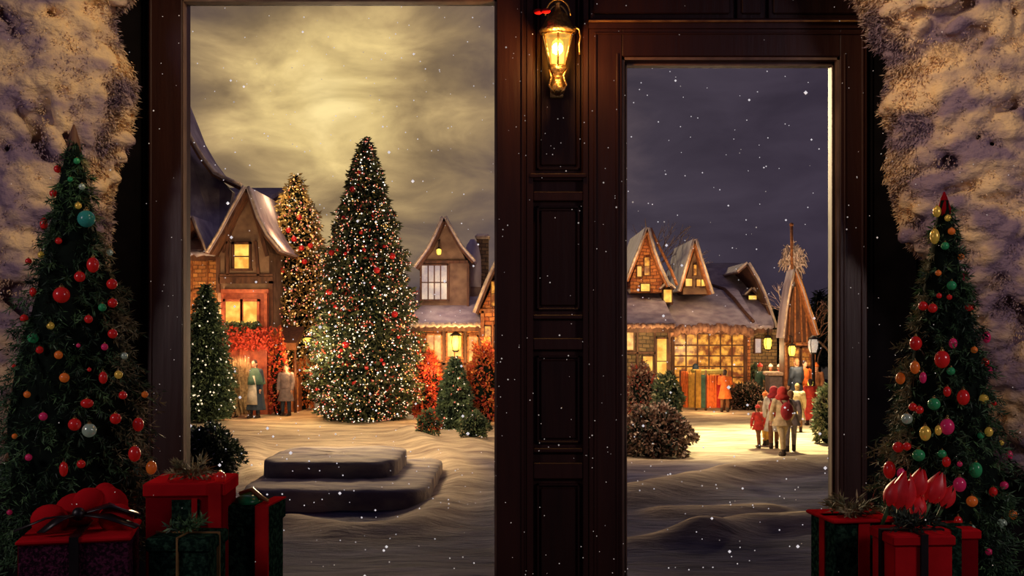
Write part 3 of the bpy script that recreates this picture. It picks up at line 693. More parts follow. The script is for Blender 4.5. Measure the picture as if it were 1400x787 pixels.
fluff('fluffy cream and lilac snow-laden foliage hanging behind the left decorated fir', 4.62, LE, -60, -1)
fluff('fluffy cream and lilac snow-laden foliage hanging behind the right decorated fir', 4.62, RE, 1470, 1)

# ------------------------------------------------------------------ gifts
def bow(mb, c, r, n=2, up=.5, w=.03, a0=0.0):
    for k in range(n * 2):
        a = a0 + k * PI / n; pts = []
        for j in range(13):
            t = j / 12 * 2 * PI; rr = r * .5 * (1 - math.cos(t)); zz = r * up * math.sin(t)
            sg = 1 if True else -1
            pts.append((c[0] + math.cos(a) * rr, c[1] + math.sin(a) * rr, c[2] + r * up * .6 + zz * .75))
        mb.strip(pts, (-math.sin(a), math.cos(a), 0), w, .0015)
def sprig(mb, c, r, n=14, L_=.04):
    P, D = [], []
    for k in range(n):
        a = rnd.uniform(0, 2 * PI); e = rnd.uniform(.05, .9); d = np.array([math.cos(a), math.sin(a), e]); d /= np.linalg.norm(d)
        for j in range(16):
            P.append(np.array(c) + d * r * rnd.random()); D.append(d + nr.normal(size=3) * .7)
    mb.blades(P, D, nr.uniform(L_ * .5, L_, len(P)), nr.uniform(.005, .009, len(P)))
def gift(label, pxc, Y, ptop, wd, dp, rz, body, side=None, lid=None, lidh=.05, ribbon=None, rw=.03, rib2=True, bowm=None, bowr=.1, bown=2, sprigm=None, extra=None, bw=.035):
    zt = Z(ptop, Y - dp / 2); t = thing('gift_box', label, 'gift', (X(pxc, Y), Y, .006), math.radians(rz)); h = zt - .006
    mb = MB(); mb.box(-wd / 2, wd / 2, -dp / 2, dp / 2, 0, h, .006); mb.build('box', M[body], t)
    if side: 
        mb = MB(); mb.box(-wd / 2 - .002, -wd / 2 + .002, -dp / 2 + .004, dp / 2 - .004, .004, h - .004); mb.build('side_paper', M[side], t)
    top = h
    if lid:
        mb = MB(); mb.box(-wd / 2 - .008, wd / 2 + .008, -dp / 2 - .008, dp / 2 + .008, h - lidh, h + .006, .006); mb.build('lid', M[lid], t); top = h + .006
    if ribbon:
        o = .011 if lid else .004; mb = MB()
        mb.box(-rw / 2, rw / 2, -dp / 2 - o, -dp / 2, 0, top); mb.box(-rw / 2, rw / 2, dp / 2, dp / 2 + o, 0, top)
        mb.box(-rw / 2, rw / 2, -dp / 2 - o, dp / 2 + o, top, top + .004)
        if rib2:
            mb.box(-wd / 2 - o, wd / 2 + o, -rw / 2, rw / 2, top, top + .005); mb.box(-wd / 2 - o, -wd / 2, -rw / 2, rw / 2, 0, top); mb.box(wd / 2, wd / 2 + o, -rw / 2, rw / 2, 0, top)
        mb.build('ribbon', M[ribbon], t)
    if bowm:
        mb = MB(); bow(mb, (0, 0, top + .004), bowr, bown, .5, bw, .5); mb.ball((0, 0, top + .02), (bowr * .16, bowr * .16, .02), 10, 6); mb.build('bow', M[bowm], t, True)
    if sprigm:
        mb = MB(); sprig(mb, (0, 0, top + .01), .07); mb.build('sprig', M[sprigm], t)
    if extra: extra(t, wd, dp, h, top)
    return t
def puffs(t, wd, dp, h, top):
    mb = MB()
    for (x, y, z, r) in ((-.10, .0, .035, .052), (-.03, .08, .05, .06), (.07, .05, .07, .062), (.11, -.02, .035, .05), (.02, .02, .09, .045), (.06, .09, .11, .03)):
        mb.ball((x, y, top + z), (r * 1.15, r * .8, r), 14, 9)
    mb.build('red_bow', M['giftred'], t, True)
    mb = MB()
    for a, l, dz in ((195, .2, -.0), (232, .17, .0), (338, .2, .0), (8, .19, .03)):
        a = math.radians(a); mb.strip([(0, -.06, top + .06), (math.cos(a) * l * .5, -.06 + math.sin(a) * l * .4, top + .055 + dz), (math.cos(a) * l, -.05 + math.sin(a) * l * .55, top + .016 + dz)], (-math.sin(a), math.cos(a), .1), [.02, .05, .034], .002)
    mb.ball((0, -.065, top + .062), .022, 10, 7)
    mb.build('bow_tails', M['ribbonblack'], t, True)
gift('red gift with dark glittery front, black ribbon and puffy red bow, leftmost below the fir', 112, 3.42, 738, .33, .30, 14, 'giftpurple', side='giftred_d', lid='giftred', lidh=.012, ribbon='ribbonblack', rw=.028, rib2=False, extra=puffs)
def g2x(t, wd, dp, h, top):
    mb = MB(); mb.box(-wd * .16, wd * .2, -dp / 2 - .004, -dp / 2, .01, h - .055); mb.build('dark_panel', M['giftgreen'], t)
    mb = MB(); mb.box(wd / 2 - .05, wd / 2 - .006, -dp / 2 - .013, -dp / 2, .0, h + .004); mb.box(wd * .1, wd * .17, -dp / 2 - .010, -dp / 2, .0, h - .05); mb.build('front_ribbon', M['ribbonred'], t)
    mb = MB(); sprig(mb, (-.0, -.02, top + .012), .08, 22, .05); mb.build('sprig', M['rim_sprig'], t)
gift('tall red gift with dark green front panel, between the left fir and the window', 263, 3.82, 662, .275, .24, 4, 'giftred_d', lid='giftred', lidh=.045, extra=g2x)
bo = thing('bauble', 'red bauble lying on the lid of the tall red gift', 'bauble', (X(301, 3.74), 3.74, Z(652, 3.74))); bo.scale = (.021,) * 3
for nm, me in (('ball', ballmesh['red']), ('cap', capmesh)):
    o = bpy.data.objects.new(nm, me); col.objects.link(o); o.parent = bo
gift('small dark green gift with thin gold ribbon, in front of the tall red gift', 257, 3.48, 738, .20, .18, -3, 'giftgreen', lid='giftgreen', lidh=.04, ribbon='ribbongold', rw=.006, sprigm='leaf2')
def g4x(t, wd, dp, h, top):
    mb = MB(); mb.ball((-.01, -.03, top + .006), (.048, .045, .026), 16, 9); mb.build('satin_dome', M['ribbongreen'], t, True)
    mb = MB(); mb.box(wd / 2 - .036, wd / 2 + .012, -dp / 2 - .013, -dp / 2, .0, top + .004); mb.box(wd / 2 - .036, wd / 2 + .012, -dp / 2, dp / 2, top, top + .006); mb.build('side_ribbon', M['ribbonred'], t)
    mb = MB(); mb.tube([(-.05, .0, top + .03), (.0, .0, top + .045), (.04, -.02, top + .02), (.075, -.04, top + .012)], [.008, .012, .011, .006], 8); mb.build('twisted_cord', M['ribbongold'], t, True)
gift('dark green gift with a green satin dome and red side ribbon, beside the window edge', 345, 3.9, 694, .175, .2, -6, 'giftgreen', lid='giftgreen', lidh=.07, extra=g4x)
def g5x(t, wd, dp, h, top):
    mb = MB(); mb.box(-wd / 2 - .014, wd / 2 + .014, -dp / 2 - .014, dp / 2 + .014, top - .008, top + .005, .004); mb.build('lid_edge', M['giftred'], t)
    mb = MB(); sprig(mb, (-.01, -.03, top + .012), .085, 26, .05); mb.build('sprig', M['rim_sprig'], t)
gift('dark green gift with red ribbon and leafy sprig, left of the three beside the door', 1163, 3.72, 711, .215, .2, 8, 'giftgreen', ribbon='ribbonred', rw=.042, rib2=True, extra=g5x)
def g6x(t, wd, dp, h, top):
    mb = MB(); sprig(mb, (0.0, -.03, top + .015), .075, 26, .045); mb.build('sprig', M['bushdark'], t)
gift('red gift with black ribbon and dark green sprig, in front at the right', 1246, 3.45, 734, .195, .18, 3, 'giftred', lid='giftred', lidh=.03, ribbon='ribbonblack', rw=.024, extra=g6x)
gift('red gift with dark green ribbon, behind the one with the black ribbon', 1291, 3.70, 726, .17, .16, 4, 'giftred_d', lid='giftred', lidh=.03, ribbon='giftgreen', rw=.035)

# tulip-like red flowers tucked into the right fir
def tulip(px, py, Y, h, tilt, label):
    t = thing('red_flower', label, 'flower', (X(px, Y), Y, Z(py, Y)), group='red flowers above the gifts at the right'); t.rotation_euler = (.25, tilt, rnd.uniform(0, 2))
    for k in range(5):
        mb = MB(); a = 2 * PI * k / 5; vs = []; fs = []
        for j in range(9):
            u = j / 8; r = h * (.10 + .30 * math.sin(PI * min(1, u * .9 + .08)) * (1 - .45 * u)); wdt = .9 * math.sin(PI * (u * .85 + .1))
            for q in range(5): b = a + (q - 2) / 2 * wdt * .8; vs.append((math.cos(b) * r, math.sin(b) * r, h * u * (1 + .03 * (k % 2))))
        for j in range(8):
            for q in range(4): fs.append((j * 5 + q, j * 5 + q + 1, j * 5 + 6 + q, j * 5 + 5 + q))
        mb.add(vs, fs); mb.build('petal', M['tulip'], t, True)
    mb = MB(); mb.tube([(0, 0, .01), (0, 0, -h * .9)], [h * .09, h * .06], 8); mb.build('stem', M['stem'], t, True)
for (px, py, hh, ti, lb) in ((1216, 690, .10, -.25, 'leftmost red tulip-like flower leaning left above the green gift'), (1231, 694, .13, .02, 'tall upright red tulip-like flower above the green gift'),
                             (1250, 678, .10, .1, 'small red tulip-like flower set back between the two larger ones'), (1254, 708, .085, .25, 'low red tulip-like flower just above the black ribboned gift'),
                             (1271, 686, .11, .3, 'large red tulip-like flower leaning right above the red gifts'), (1289, 692, .08, .35, 'rightmost small red tulip-like flower of the bunch')):
    tulip(px, py, 3.60 if py < 700 else 3.58, hh, ti, lb)

# ================================================================== VILLAGE
def pts(Y, lst, o=(0, 0)): return [(X(p[0], Y) - o[0], Z(p[1], Y) - o[1]) for p in lst]
def gz(Y, x=0): return zg(x, Y)

def roof_v(t, Yf, Yb, ridge, left, right, th=5, snow='roofsnow', edge='timber', cap='snowedge', o=(0, 0), oy=0):
    """gable roof, ridge running away from the viewer. left/right = px polylines from the apex to the eaves"""
    for side, pl in ((-1, left), (1, right)):
        if not pl: continue
        P_ = [ridge] + pl; top = pts(Yf, P_, o)
        nrm_ = []
        for i in range(len(top)):
            a = Vector(top[max(i - 1, 0)]); b = Vector(top[min(i + 1, len(top) - 1)]); d = (b - a).normalized(); nn = Vector((-d.y, d.x)); 
            if nn.y < 0: nn = -nn
            nrm_.append(nn)
        T = S(th, Yf)
        und = [(top[i][0] - nrm_[i].x * T * .6, top[i][1] - nrm_[i].y * T * .6) for i in range(len(top))]
        sn = [(top[i][0] + nrm_[i].x * T * .55, top[i][1] + nrm_[i].y * T * .55) for i in range(len(top))]
        mb = MB(); mb.prism(top + und[::-1], Yf - oy, Yb - oy); mb.build('roof', M[edge], t)
        mb = MB(); mb.prism(sn + top[::-1], Yf - .08 - oy, Yb - oy); mb.build('roof_snow', M[snow], t)
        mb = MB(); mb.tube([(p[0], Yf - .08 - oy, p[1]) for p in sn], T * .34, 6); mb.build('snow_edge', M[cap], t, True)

def roof_h(t, x0, x1, prof, th=.16, snow='roofsnow', edge='timber', cap='snowedge', o=(0, 0), oy=0):
    """lean / eave roof: prof = [(Y, py)] from the ridge to the eave; x0,x1 pixels at the eave depth"""
    Ye = prof[-1][0]; xa, xb = X(x0, Ye) - o[0], X(x1, Ye) - o[0]
    P_ = [(y - oy, Z(py, y) - o[1]) for y, py in prof]
    mb = MB(); mb.prismx(P_ + [(y, z - th) for y, z in P_[::-1]], xa, xb); mb.build('roof', M[edge], t)
    mb = MB(); mb.prismx([(y - .02, z + th * .8) for y, z in P_] + [(y, z + .003) for y, z in P_[::-1]], xa - .05, xb + .05); mb.build('roof_snow', M[snow], t)
    y, z = P_[-1]; n = 40
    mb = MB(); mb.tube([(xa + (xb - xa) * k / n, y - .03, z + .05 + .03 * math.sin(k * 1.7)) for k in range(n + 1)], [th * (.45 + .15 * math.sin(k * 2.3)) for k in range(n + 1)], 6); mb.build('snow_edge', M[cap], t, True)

def window(t, Y, x0, x1, y0, y1, nx_=1, ny_=1, glow='win', frame='timber', fw=2.0, o=(0, 0), oy=0, bar=1.0):
    mb = MB()
    def b(a, c, d, e, q0=-.10, q1=.05): mb.box(X(a, Y) - o[0], X(c, Y) - o[0], Y - oy + q0, Y - oy + q1, Z(d, Y) - o[1], Z(e, Y) - o[1])
    b(x0 - fw, x0, y0 - fw, y1 + fw); b(x1, x1 + fw, y0 - fw, y1 + fw); b(x0 - fw, x1 + fw, y0 - fw, y0); b(x0 - fw * 1.4, x1 + fw * 1.4, y1, y1 + fw, -.16)
    for k in range(1, nx_): c = x0 + (x1 - x0) * k / nx_; b(c - bar / 2, c + bar / 2, y0, y1, -.07)
    for k in range(1, ny_): c = y0 + (y1 - y0) * k / ny_; b(x0, x1, c - bar / 2, c + bar / 2, -.065)
    f = mb.build('window', M[frame], t)
    mb = MB(); mb.box(X(x0, Y) - o[0], X(x1, Y) - o[0], Y - oy - .03, Y - oy + .02, Z(y1, Y) - o[1], Z(y0, Y) - o[1]); mb.build('pane', M[glow], f)
    return f
def wall(t, Y, Yb, poly, m, o=(0, 0), oy=0, name='wall'):
    mb = MB(); mb.prism(pts(Y, poly, o), Y - oy, Yb - oy); return mb.build(name, M[m], t)
def beam(t, Y, segs, m='timber', o=(0, 0), oy=0, name='timber_frame', out=.12):
    mb = MB()
    for (x0, y0, x1, y1, w_) in segs:
        a = Vector((X(x0, Y) - o[0], Y - oy - out / 2, Z(y0, Y) - o[1])); c = Vector((X(x1, Y) - o[0], Y - oy - out / 2, Z(y1, Y) - o[1])); d = (c - a).normalized(); n_ = Vector((-d.z, 0, d.x)) * S(w_, Y) / 2
        q = [a + n_, a - n_, c - n_, c + n_]; mb.prism([(v.x, v.z) for v in q], Y - oy - out, Y - oy + .02)
    return mb.build(name, M[m], t)
GB = 600   # walls run down below the snow

# ---- house A, left edge of the window
t = thing('cottage', 'tall cottage with swooping snowy roofs and brick side, at the left edge of the window', 'house', (X(310, 37), 37, G)); o = (t.location.x, G); oy = 37
wall(t, 38.2, 45, [(205, 575), (205, 325), (312, 325), (312, 575)], 'brick', o, oy)
wall(t, 36.8, 43, [(298, 575), (298, 352), (338, 262), (368, 345), (368, 575)], 'plaster', o, oy)
Q = [(190, 150, 41.5), (244, 158, 41.5), (256, 190, 41.0), (276, 222, 40.6), (300, 246, 40.2), (318, 262, 39.6), (300, 348, 37.9), (190, 348, 37.9)]
mb = MB(); nq = len(Q); mb.add([(X(a_, c_) - o[0], c_ - oy + d_, Z(b_, c_) - o[1]) for d_ in (0, .35) for a_, b_, c_ in Q], [tuple(range(nq - 1, -1, -1)), tuple(range(nq, 2 * nq))] + [(i, (i + 1) % nq, (i + 1) % nq + nq, i + nq) for i in range(nq)]); mb.build('hip_roof', M['roofsnow'], t)
roof_v(t, 36.1, 44, (337, 256), [(328, 272), (316, 293), (303, 318), (286, 346)], [(343, 274), (351, 298), (364, 322), (382, 344)], 6, o=o, oy=oy)
roof_v(t, 38.6, 40.4, (236, 130), [(215, 200), (190, 250)], [(248, 160), (259, 188), (274, 214), (292, 238), (312, 248), (330, 256)], 6, cap='snowedge', o=o, oy=oy)
roof_h(t, 150, 322, [(45.5, 262), (43, 272), (40.5, 300), (38.6, 326), (37.4, 348)], .22, o=o, oy=oy, cap='roofsnow')
roof_v(t, 36.4, 39, (262, 296), [(245, 312), (232, 330)], [(268, 312), (276, 330), (281, 345)], 4, o=o, oy=oy)
window(t, 36.75, 321, 341, 334, 367, 1, 2, 'win_y', 'timber', 3, o, oy, 1.6)
beam(t, 36.8, [(299, 352, 299, 400, 5), (346, 280, 366, 350, 5), (334, 275, 305, 345, 3), (312, 330, 312, 376, 4), (350, 330, 354, 378, 4), (300, 383, 374, 383, 9), (300, 376, 374, 376, 3), (371, 384, 371, 545, 6)], 'timber', o, oy)
wall(t, 36.5, 37.4, [(303, 575), (303, 395), (366, 395), (366, 575)], 'redtimber', o, oy, 'bay')
window(t, 36.45, 309, 329, 412, 441, 1, 1, 'win_y', 'redtimber', 3.2, o, oy); window(t, 36.45, 333, 352, 412, 441, 1, 1, 'win_y', 'redtimber', 3.2, o, oy)
beam(t, 36.5, [(303, 398, 368, 398, 5), (305, 400, 305, 545, 3.5), (364, 400, 364, 545, 4), (303, 470, 366, 470, 3), (330, 474, 330, 545, 3)], 'redtimber', o, oy, 'red_frame')
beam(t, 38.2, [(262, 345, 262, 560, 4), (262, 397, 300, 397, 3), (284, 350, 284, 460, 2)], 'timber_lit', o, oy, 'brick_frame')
mb = MB(); P = [(X(rnd.uniform(308, 356), 36.1) - o[0], 36.1 - oy + rnd.uniform(-.15, .15), Z(rnd.uniform(441, 455), 36.1) - o[1]) for _ in range(900)]
mb.blades(P, nr.normal(size=(900, 3)), .12, .05); mb.build('window_greenery', M['bushleaf'], t)
mb = MB(); P = [(X(rnd.uniform(300, 372), 36.0) - o[0], 36.0 - oy + rnd.uniform(-.25, .25), Z(rnd.uniform(448, 478), 36.0) - o[1]) for _ in range(1100)]
mb.blades(P, nr.normal(size=(1100, 3)), .14, .07); mb.build('window_flowers', M['redleaf'], t)

# ---- house B, right edge of the window
t = thing('cottage', 'stone cottage with steep gable tower and pale window, right of the great tree', 'house', (X(620, 36), 36, G)); o = (t.location.x, G); oy = 36
wall(t, 36.2, 40, [(574, 470), (574, 362), (607, 303), (641, 362), (641, 470)], 'plaster', o, oy)
roof_v(t, 35.6, 41, (607, 297), [(598, 318), (587, 340), (568, 366)], [(617, 316), (630, 338), (648, 358)], 5, o=o, oy=oy, edge='timber', snow='roofsnow')
window(t, 36.15, 577, 611, 363, 409, 4, 2, 'win_p', 'timber', 2, o, oy, 1.6)
beam(t, 36.2, [(575, 358, 640, 358, 4), (613, 360, 613, 410, 3), (640, 360, 640, 420, 3)], 'timber', o, oy)
mb = MB(); mb.lathe([(S(12, 37), -.6), (S(12.5, 37), 0), (S(11.5, 37), .5), (S(8, 37), .95), (S(3, 37), 1.15)], (X(646, 37.5) - o[0], 37.5 - oy, Z(370, 37.5) - o[1]), 18); mb.build('turret_roof', M['roofsnow'], t, True)
mb = MB(); mb.lathe([(S(12, 37), -3), (S(12, 37), 0)], (X(646, 37.5) - o[0], 37.5 - oy, Z(380, 37.5) - o[1]), 18); mb.build('turret', M['plaster'], t, True)
mb = MB(); mb.box(X(652, 39) - o[0], X(668, 39) - o[0], 38.6 - oy, 39.4 - oy, Z(400, 39) - o[1], Z(326, 39) - o[1]); mb.build('chimney', M['brick_d'], t)
mb = MB(); mb.box(X(650, 39) - o[0], X(670, 39) - o[0], 38.5 - oy, 39.5 - oy, Z(328, 39) - o[1], Z(321, 39) - o[1], .08); mb.build('chimney_snow', M['snowedge'], t)
roof_h(t, 560, 668, [(38.8, 397), (37.2, 410), (35.6, 430), (34.6, 446)], .16, o=o, oy=oy)
wall(t, 35.4, 40, [(568, 575), (568, 444), (690, 444), (690, 575)], 'brick_o', o, oy, 'lower_wall')
window(t, 35.35, 584, 603, 458, 492, 2, 1, 'win', 'timber_lit', 2, o, oy, 1.4); window(t, 35.35, 612, 631, 455, 487, 2, 1, 'win_y', 'timber_lit', 2, o, oy, 1.2); window(t, 35.35, 641, 652, 460, 495, 1, 2, 'win', 'timber_lit', 2, o, oy, 1.2)
beam(t, 35.4, [(568, 450, 690, 450, 5), (574, 450, 574, 560, 4), (607, 450, 607, 560, 4), (636, 450, 636, 560, 4), (657, 450, 657, 560, 5), (570, 497, 660, 497, 3)], 'timber', o, oy)
wall(t, 33.6, 36, [(657, 590), (657, 425), (688, 356), (730, 430), (730, 590)], 'brick_o', o, oy, 'gable_wall')
roof_v(t, 33.1, 37, (690, 340), [(680, 358), (667, 385), (650, 428)], [(710, 385), (735, 430)], 5, o=o, oy=oy)
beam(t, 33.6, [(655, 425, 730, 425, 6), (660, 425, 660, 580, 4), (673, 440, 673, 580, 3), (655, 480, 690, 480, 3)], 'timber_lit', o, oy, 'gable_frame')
window(t, 33.58, 663, 671, 446, 474, 1, 2, 'win_o', 'timber', 1.2, o, oy, 1); window(t, 33.58, 676, 690, 446, 474, 1, 2, 'win_o', 'timber', 1.2, o, oy, 1); window(t, 33.58, 672, 690, 385, 418, 2, 2, 'win_o', 'timber', 1.5, o, oy, 1.2)

# ---- house C, behind the door
t = thing('shop_house', 'long snowy-roofed shop with amber many-paned window and two lit gables, seen through the door', 'house', (X(960, 40), 40, G)); o = (t.location.x, G); oy = 40
wall(t, 42.5, 49, [(915, 560), (915, 450), (1062, 450), (1062, 560)], 'brick_d', o, oy, 'back_wall')
wall(t, 46, 47, [(962, 450), (962, 368), (1030, 368), (1040, 400), (1057, 450)], 'plaster', o, oy, 'back_gable')
roof_h(t, 960, 1056, [(47.5, 364), (46, 372), (44.5, 398), (43, 425), (42.2, 448)], .2, o=o, oy=oy, cap='roofsnow')
roof_v(t, 42.6, 47.5, (1022, 360), [(1008, 372)], [(1034, 380), (1044, 402), (1052, 424), (1060, 448)], 4, o=o, oy=oy)
wall(t, 40.4, 46, [(905, 560), (905, 448), (1026, 448), (1026, 560)], 'brick_o', o, oy)
roof_h(t, 893, 1034, [(44.4, 396), (43, 402), (41.6, 420), (40.2, 440), (39.6, 449)], .2, o=o, oy=oy, cap='roofsnow')
mb = MB(); n = 46
mb.tube([(X(914 + 116 * k / n, 39.4) - o[0], 39.45 - oy, Z(449 + 1.5 * math.sin(k * .6) + 5 * ((k / n - .5) * 2) ** 2, 39.4) - o[1]) for k in range(n + 1)], [S(6.5 + 1.2 * math.sin(k * 1.9), 40) for k in range(n + 1)], 8); mb.build('thatched_eave', M['thatch'], t, True)
# long ridge seam that runs down the roof
mb = MB(); mb.tube([(X(a, 40.2 + q) - o[0], 40.2 + q - oy, Z(b, 40.2 + q) - o[1] + .22) for a, b, q in ((972, 396, 4.1), (990, 402, 2.8), (1004, 416, 1.6), (1016, 432, .6), (1030, 447, -.5))], .07, 6); mb.build('roof_seam', M['timber'], t, True)
window(t, 40.2, 922, 1016, 457, 530, 6, 5, 'win_o', 'timber', 2.5, o, oy, 1.9)
beam(t, 40.2, [(1019, 455, 1019, 545, 4), (919, 455, 919, 545, 4)], 'timber', o, oy)
window(t, 42.45, 1032, 1040, 463, 482, 1, 1, 'win_p', 'timber', 1.2, o, oy)
# left wing
wall(t, 38.6, 44, [(828, 575), (828, 440), (917, 440), (917, 575)], 'brick_d', o, oy, 'left_wing')
roof_h(t, 822, 922, [(43.4, 392), (42, 400), (40.4, 418), (38.6, 440), (37.8, 447)], .2, o=o, oy=oy, cap='thatch')
window(t, 38.55, 857, 866, 446, 478, 1, 1, 'win', 'timber', 1.6, o, oy); window(t, 38.55, 898, 911, 463, 524, 1, 2, 'win_y', 'timber', 1.8, o, oy, 1.2); window(t, 38.55, 879, 892, 487, 509, 1, 1, 'win_y', 'timber', 1.5, o, oy, 1.4)
beam(t, 38.6, [(871, 446, 871, 550, 2.5), (895, 446, 895, 550, 2.5), (914, 446, 914, 550, 4), (850, 482, 896, 482, 3)], 'timber', o, oy)
for (nm, ap, bl, br, yb, Yg) in (('a', (885, 313), (862, 384), (905, 384), 400, 40.6), ('b', (951, 330), (934, 396), (969, 396), 402, 41.2)):
    wall(t, Yg, 45, [(bl[0], yb), (bl[0], bl[1]), (ap[0], ap[1] + 8), (br[0], br[1]), (br[0], yb)], 'brick_o' if nm == 'a' else 'plaster', o, oy, 'gable_wall')
    if nm == 'a': roof_v(t, Yg - .5, 45.5, (885, 311), [(875, 340), (857, 384)], [(893, 342), (903, 368), (914, 392)], 4, o=o, oy=oy, edge='timber_lit')
    else: roof_v(t, Yg - .5, 45.5, (950, 327), [(943, 352), (929, 398)], [(957, 352), (973, 402)], 4, o=o, oy=oy, edge='timber_lit')
mb = MB(); mb.tube([(X(a, 40.4) - o[0], 40.3 - oy, Z(b, 40.4) - o[1]) for a, b in ((889, 312), (897, 330), (907, 350), (917, 370), (925, 390))], S(2, 40), 6); mb.build('lit_ridge', M['timber_lit'], t, True)
window(t, 40.55, 871, 877, 364, 378, 1, 1, 'win_y', 'timber', 1, o, oy); window(t, 40.55, 881, 888, 352, 376, 1, 2, 'win_o', 'timber', 1, o, oy, .8); window(t, 40.5, 876, 888, 388, 398, 1, 1, 'win_y', 'timber', 1, o, oy)
window(t, 41.15, 937, 946, 381, 391, 1, 1, 'win_y', 'timber', 1, o, oy); window(t, 41.15, 952, 964, 382, 391, 2, 1, 'win_y', 'timber', 1, o, oy, 1.2); window(t, 41.15, 948, 952, 362, 376, 1, 1, 'win_o', 'timber', 1, o, oy)
for (a, b, c, d, Yd) in ((907, 918, 396, 413, 40.6), (1023, 1034, 404, 416, 43.6)):
    mb = MB(); mb.box(X(a - 2, Yd) - o[0], X(b + 2, Yd) - o[0], Yd - oy, Yd + 2 - oy, Z(d + 3, Yd) - o[1], Z(c - 2, Yd) - o[1]); mb.build('dormer', M['timber'], t)
    window(t, Yd, a, b, c, d, 1, 1, 'win_y', 'timber', 1.2, o, oy)
    roof_v(t, Yd - .3, Yd + 2.4, ((a + b) / 2, c - 10), [(a - 4, c - 1)], [(b + 4, c - 1)], 3, o=o, oy=oy)

# ---- thin tower D
t = thing('gabled_tower', 'narrow steep wooden gable tower with a gold-lit right edge, right part of the door view', 'tower', (X(1095, 39), 39, G)); o = (t.location.x, G); oy = 39
wall(t, 39, 39.7, [(1072, 560), (1072, 460), (1088, 378), (1113, 460), (1113, 560)], 'timber', o, oy)
roof_v(t, 38.6, 39.6, (1087, 368), [(1081, 395), (1076, 425), (1072, 462)], None, 3, o=o, oy=oy, cap='snowedge')
roof_v(t, 38.6, 39.6, (1087, 368), None, [(1096, 393), (1105, 422), (1117, 458)], 3.6, o=o, oy=oy, cap='trim_gold', edge='timber_lit')  # right edge in gold and bright timber, orange light put into the colour
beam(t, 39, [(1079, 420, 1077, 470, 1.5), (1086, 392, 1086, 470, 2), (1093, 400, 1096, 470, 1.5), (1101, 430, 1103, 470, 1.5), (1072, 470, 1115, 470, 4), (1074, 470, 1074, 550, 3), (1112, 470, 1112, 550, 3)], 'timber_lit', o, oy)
window(t, 38.9, 1079, 1092, 476, 500, 1, 2, 'win_o', 'timber', 1.5, o, oy); window(t, 38.9, 1096, 1108, 476, 500, 1, 2, 'win_o', 'timber', 1.5, o, oy)
mb = MB(); mb.tube([(X(1086, 39) - o[0], 0.3, Z(372, 39) - o[1]), (X(1085, 39) - o[0], .3, Z(305, 39) - o[1])], [S(2, 39), S(2.2, 39)], 8); mb.ball((X(1085, 39) - o[0], .3, Z(306, 39) - o[1]), S(3, 39)); mb.build('flagpole', M['timber_lit'], t, True)

# ---- conifers in the village
def conifer(name, label, px, Y, prof, n, lmat, lw=(.10, .22), lights=None, accent=None, cat='tree', core='leafcore', asp=1.0, group=None, lw2=.05):
    bx_, top, bot = X(px, Y), prof[0][0], prof[-1][0]
    t = thing(name, label, cat, (bx_, Y, zg(bx_, Y)), group=group); zb = t.location.z
    mb = MB(); mb.lathe([(max(.02, S(profile_r(prof, y), Y) * .8), Z(y, Y) - zb) for y in np.linspace(bot, top + 4, 18)], (0, 0, 0), 18, wob=lambda a, z: .08 * math.sin(5 * a + z * 2)); mb.build('inner_shade_core', M[core], t, True)
    mb = MB(); mb.tube([(0, 0, -.1), (0, 0, Z(bot, Y) - zb + .3)], .12, 8); mb.build('trunk', M['bark'], t, True)
    def samp(n, q0, q1):
        u = nr.uniform(0, 1, n) ** .6; ys_ = top + (bot - top) * u; a = nr.uniform(0, 2 * PI, n)
        r = np.array([S(profile_r(prof, y), Y) for y in ys_]) * nr.uniform(q0, q1, n) * (1 + .10 * np.sin(4 * a + ys_ * .11) + .08 * np.sin(ys_ * .35 + 2 * a))
        return np.stack([r * np.cos(a), r * np.sin(a), Z(ys_, Y) - zb], 1), a
    p, a = samp(n, .78, 1.05); d = np.stack([np.cos(a), np.sin(a), -.25 + 0 * a], 1) + nr.normal(size=(n, 3)) * .6
    mb = MB(); mb.blades(p, d, nr.uniform(lw[0], lw[1], n), nr.uniform(lw2, lw2 * 2, n)); mb.build('needles', M[lmat], t)
    if accent:
        n_ = n // 9; p, a = samp(n_, .9, 1.06); kk = (np.sin(p[:, 2] * 3.1 + a * 2.0) + np.sin(a * 5 + p[:, 2] * 1.3)) > .2; p = p[kk]
        mb = MB(); mb.blades(p, nr.normal(size=p.shape), .16, .07); mb.build('red_sprays', M[accent], t)
    if lights:
        for (m_, c, r0, r1) in lights:
            p, a = samp(c, .95, 1.10); mb = MB(); mb.grains(p, nr.uniform(r0, r1, c)); o_ = mb.build('fairy_lights', M[m_], t); o_['kind'] = 'stuff'
    return t
BT = [(186, 1), (200, 7), (230, 17), (265, 26), (300, 36), (345, 48), (400, 58), (450, 66), (500, 70), (540, 68), (560, 60), (573, 44)]
conifer('christmas_tree', 'tallest village christmas tree, covered in tiny cream lights, in the middle of the window', 500, 34.6, BT, 26000, 'vleaf', (.10, .24), [('light_c', 2100, .012, .030), ('light_w', 380, .014, .034), ('light_r', 1300, .014, .036), ('light_g', 900, .012, .03)], accent='redleaf')
GT = [(236, 2), (262, 14), (300, 28), (340, 38), (400, 46), (450, 50), (500, 50), (545, 46)]
conifer('christmas_tree', 'golden-lit christmas tree partly hidden behind the left of the tallest one', 404, 40.0, GT, 14000, 'vleaf_w', (.12, .28), [('light_c', 1100, .016, .038), ('light_r', 600, .02, .05), ('light_g', 1500, .016, .045)], accent='orangeleaf')
conifer('fir', 'snowy fir bush in front of the left cottage brick side', 282, 33.5, [(385, 3), (420, 14), (460, 24), (510, 33), (550, 36), (572, 26)], 8000, 'bushleaf', (.08, .2), [('light_c', 160, .02, .04)], lw2=.035)
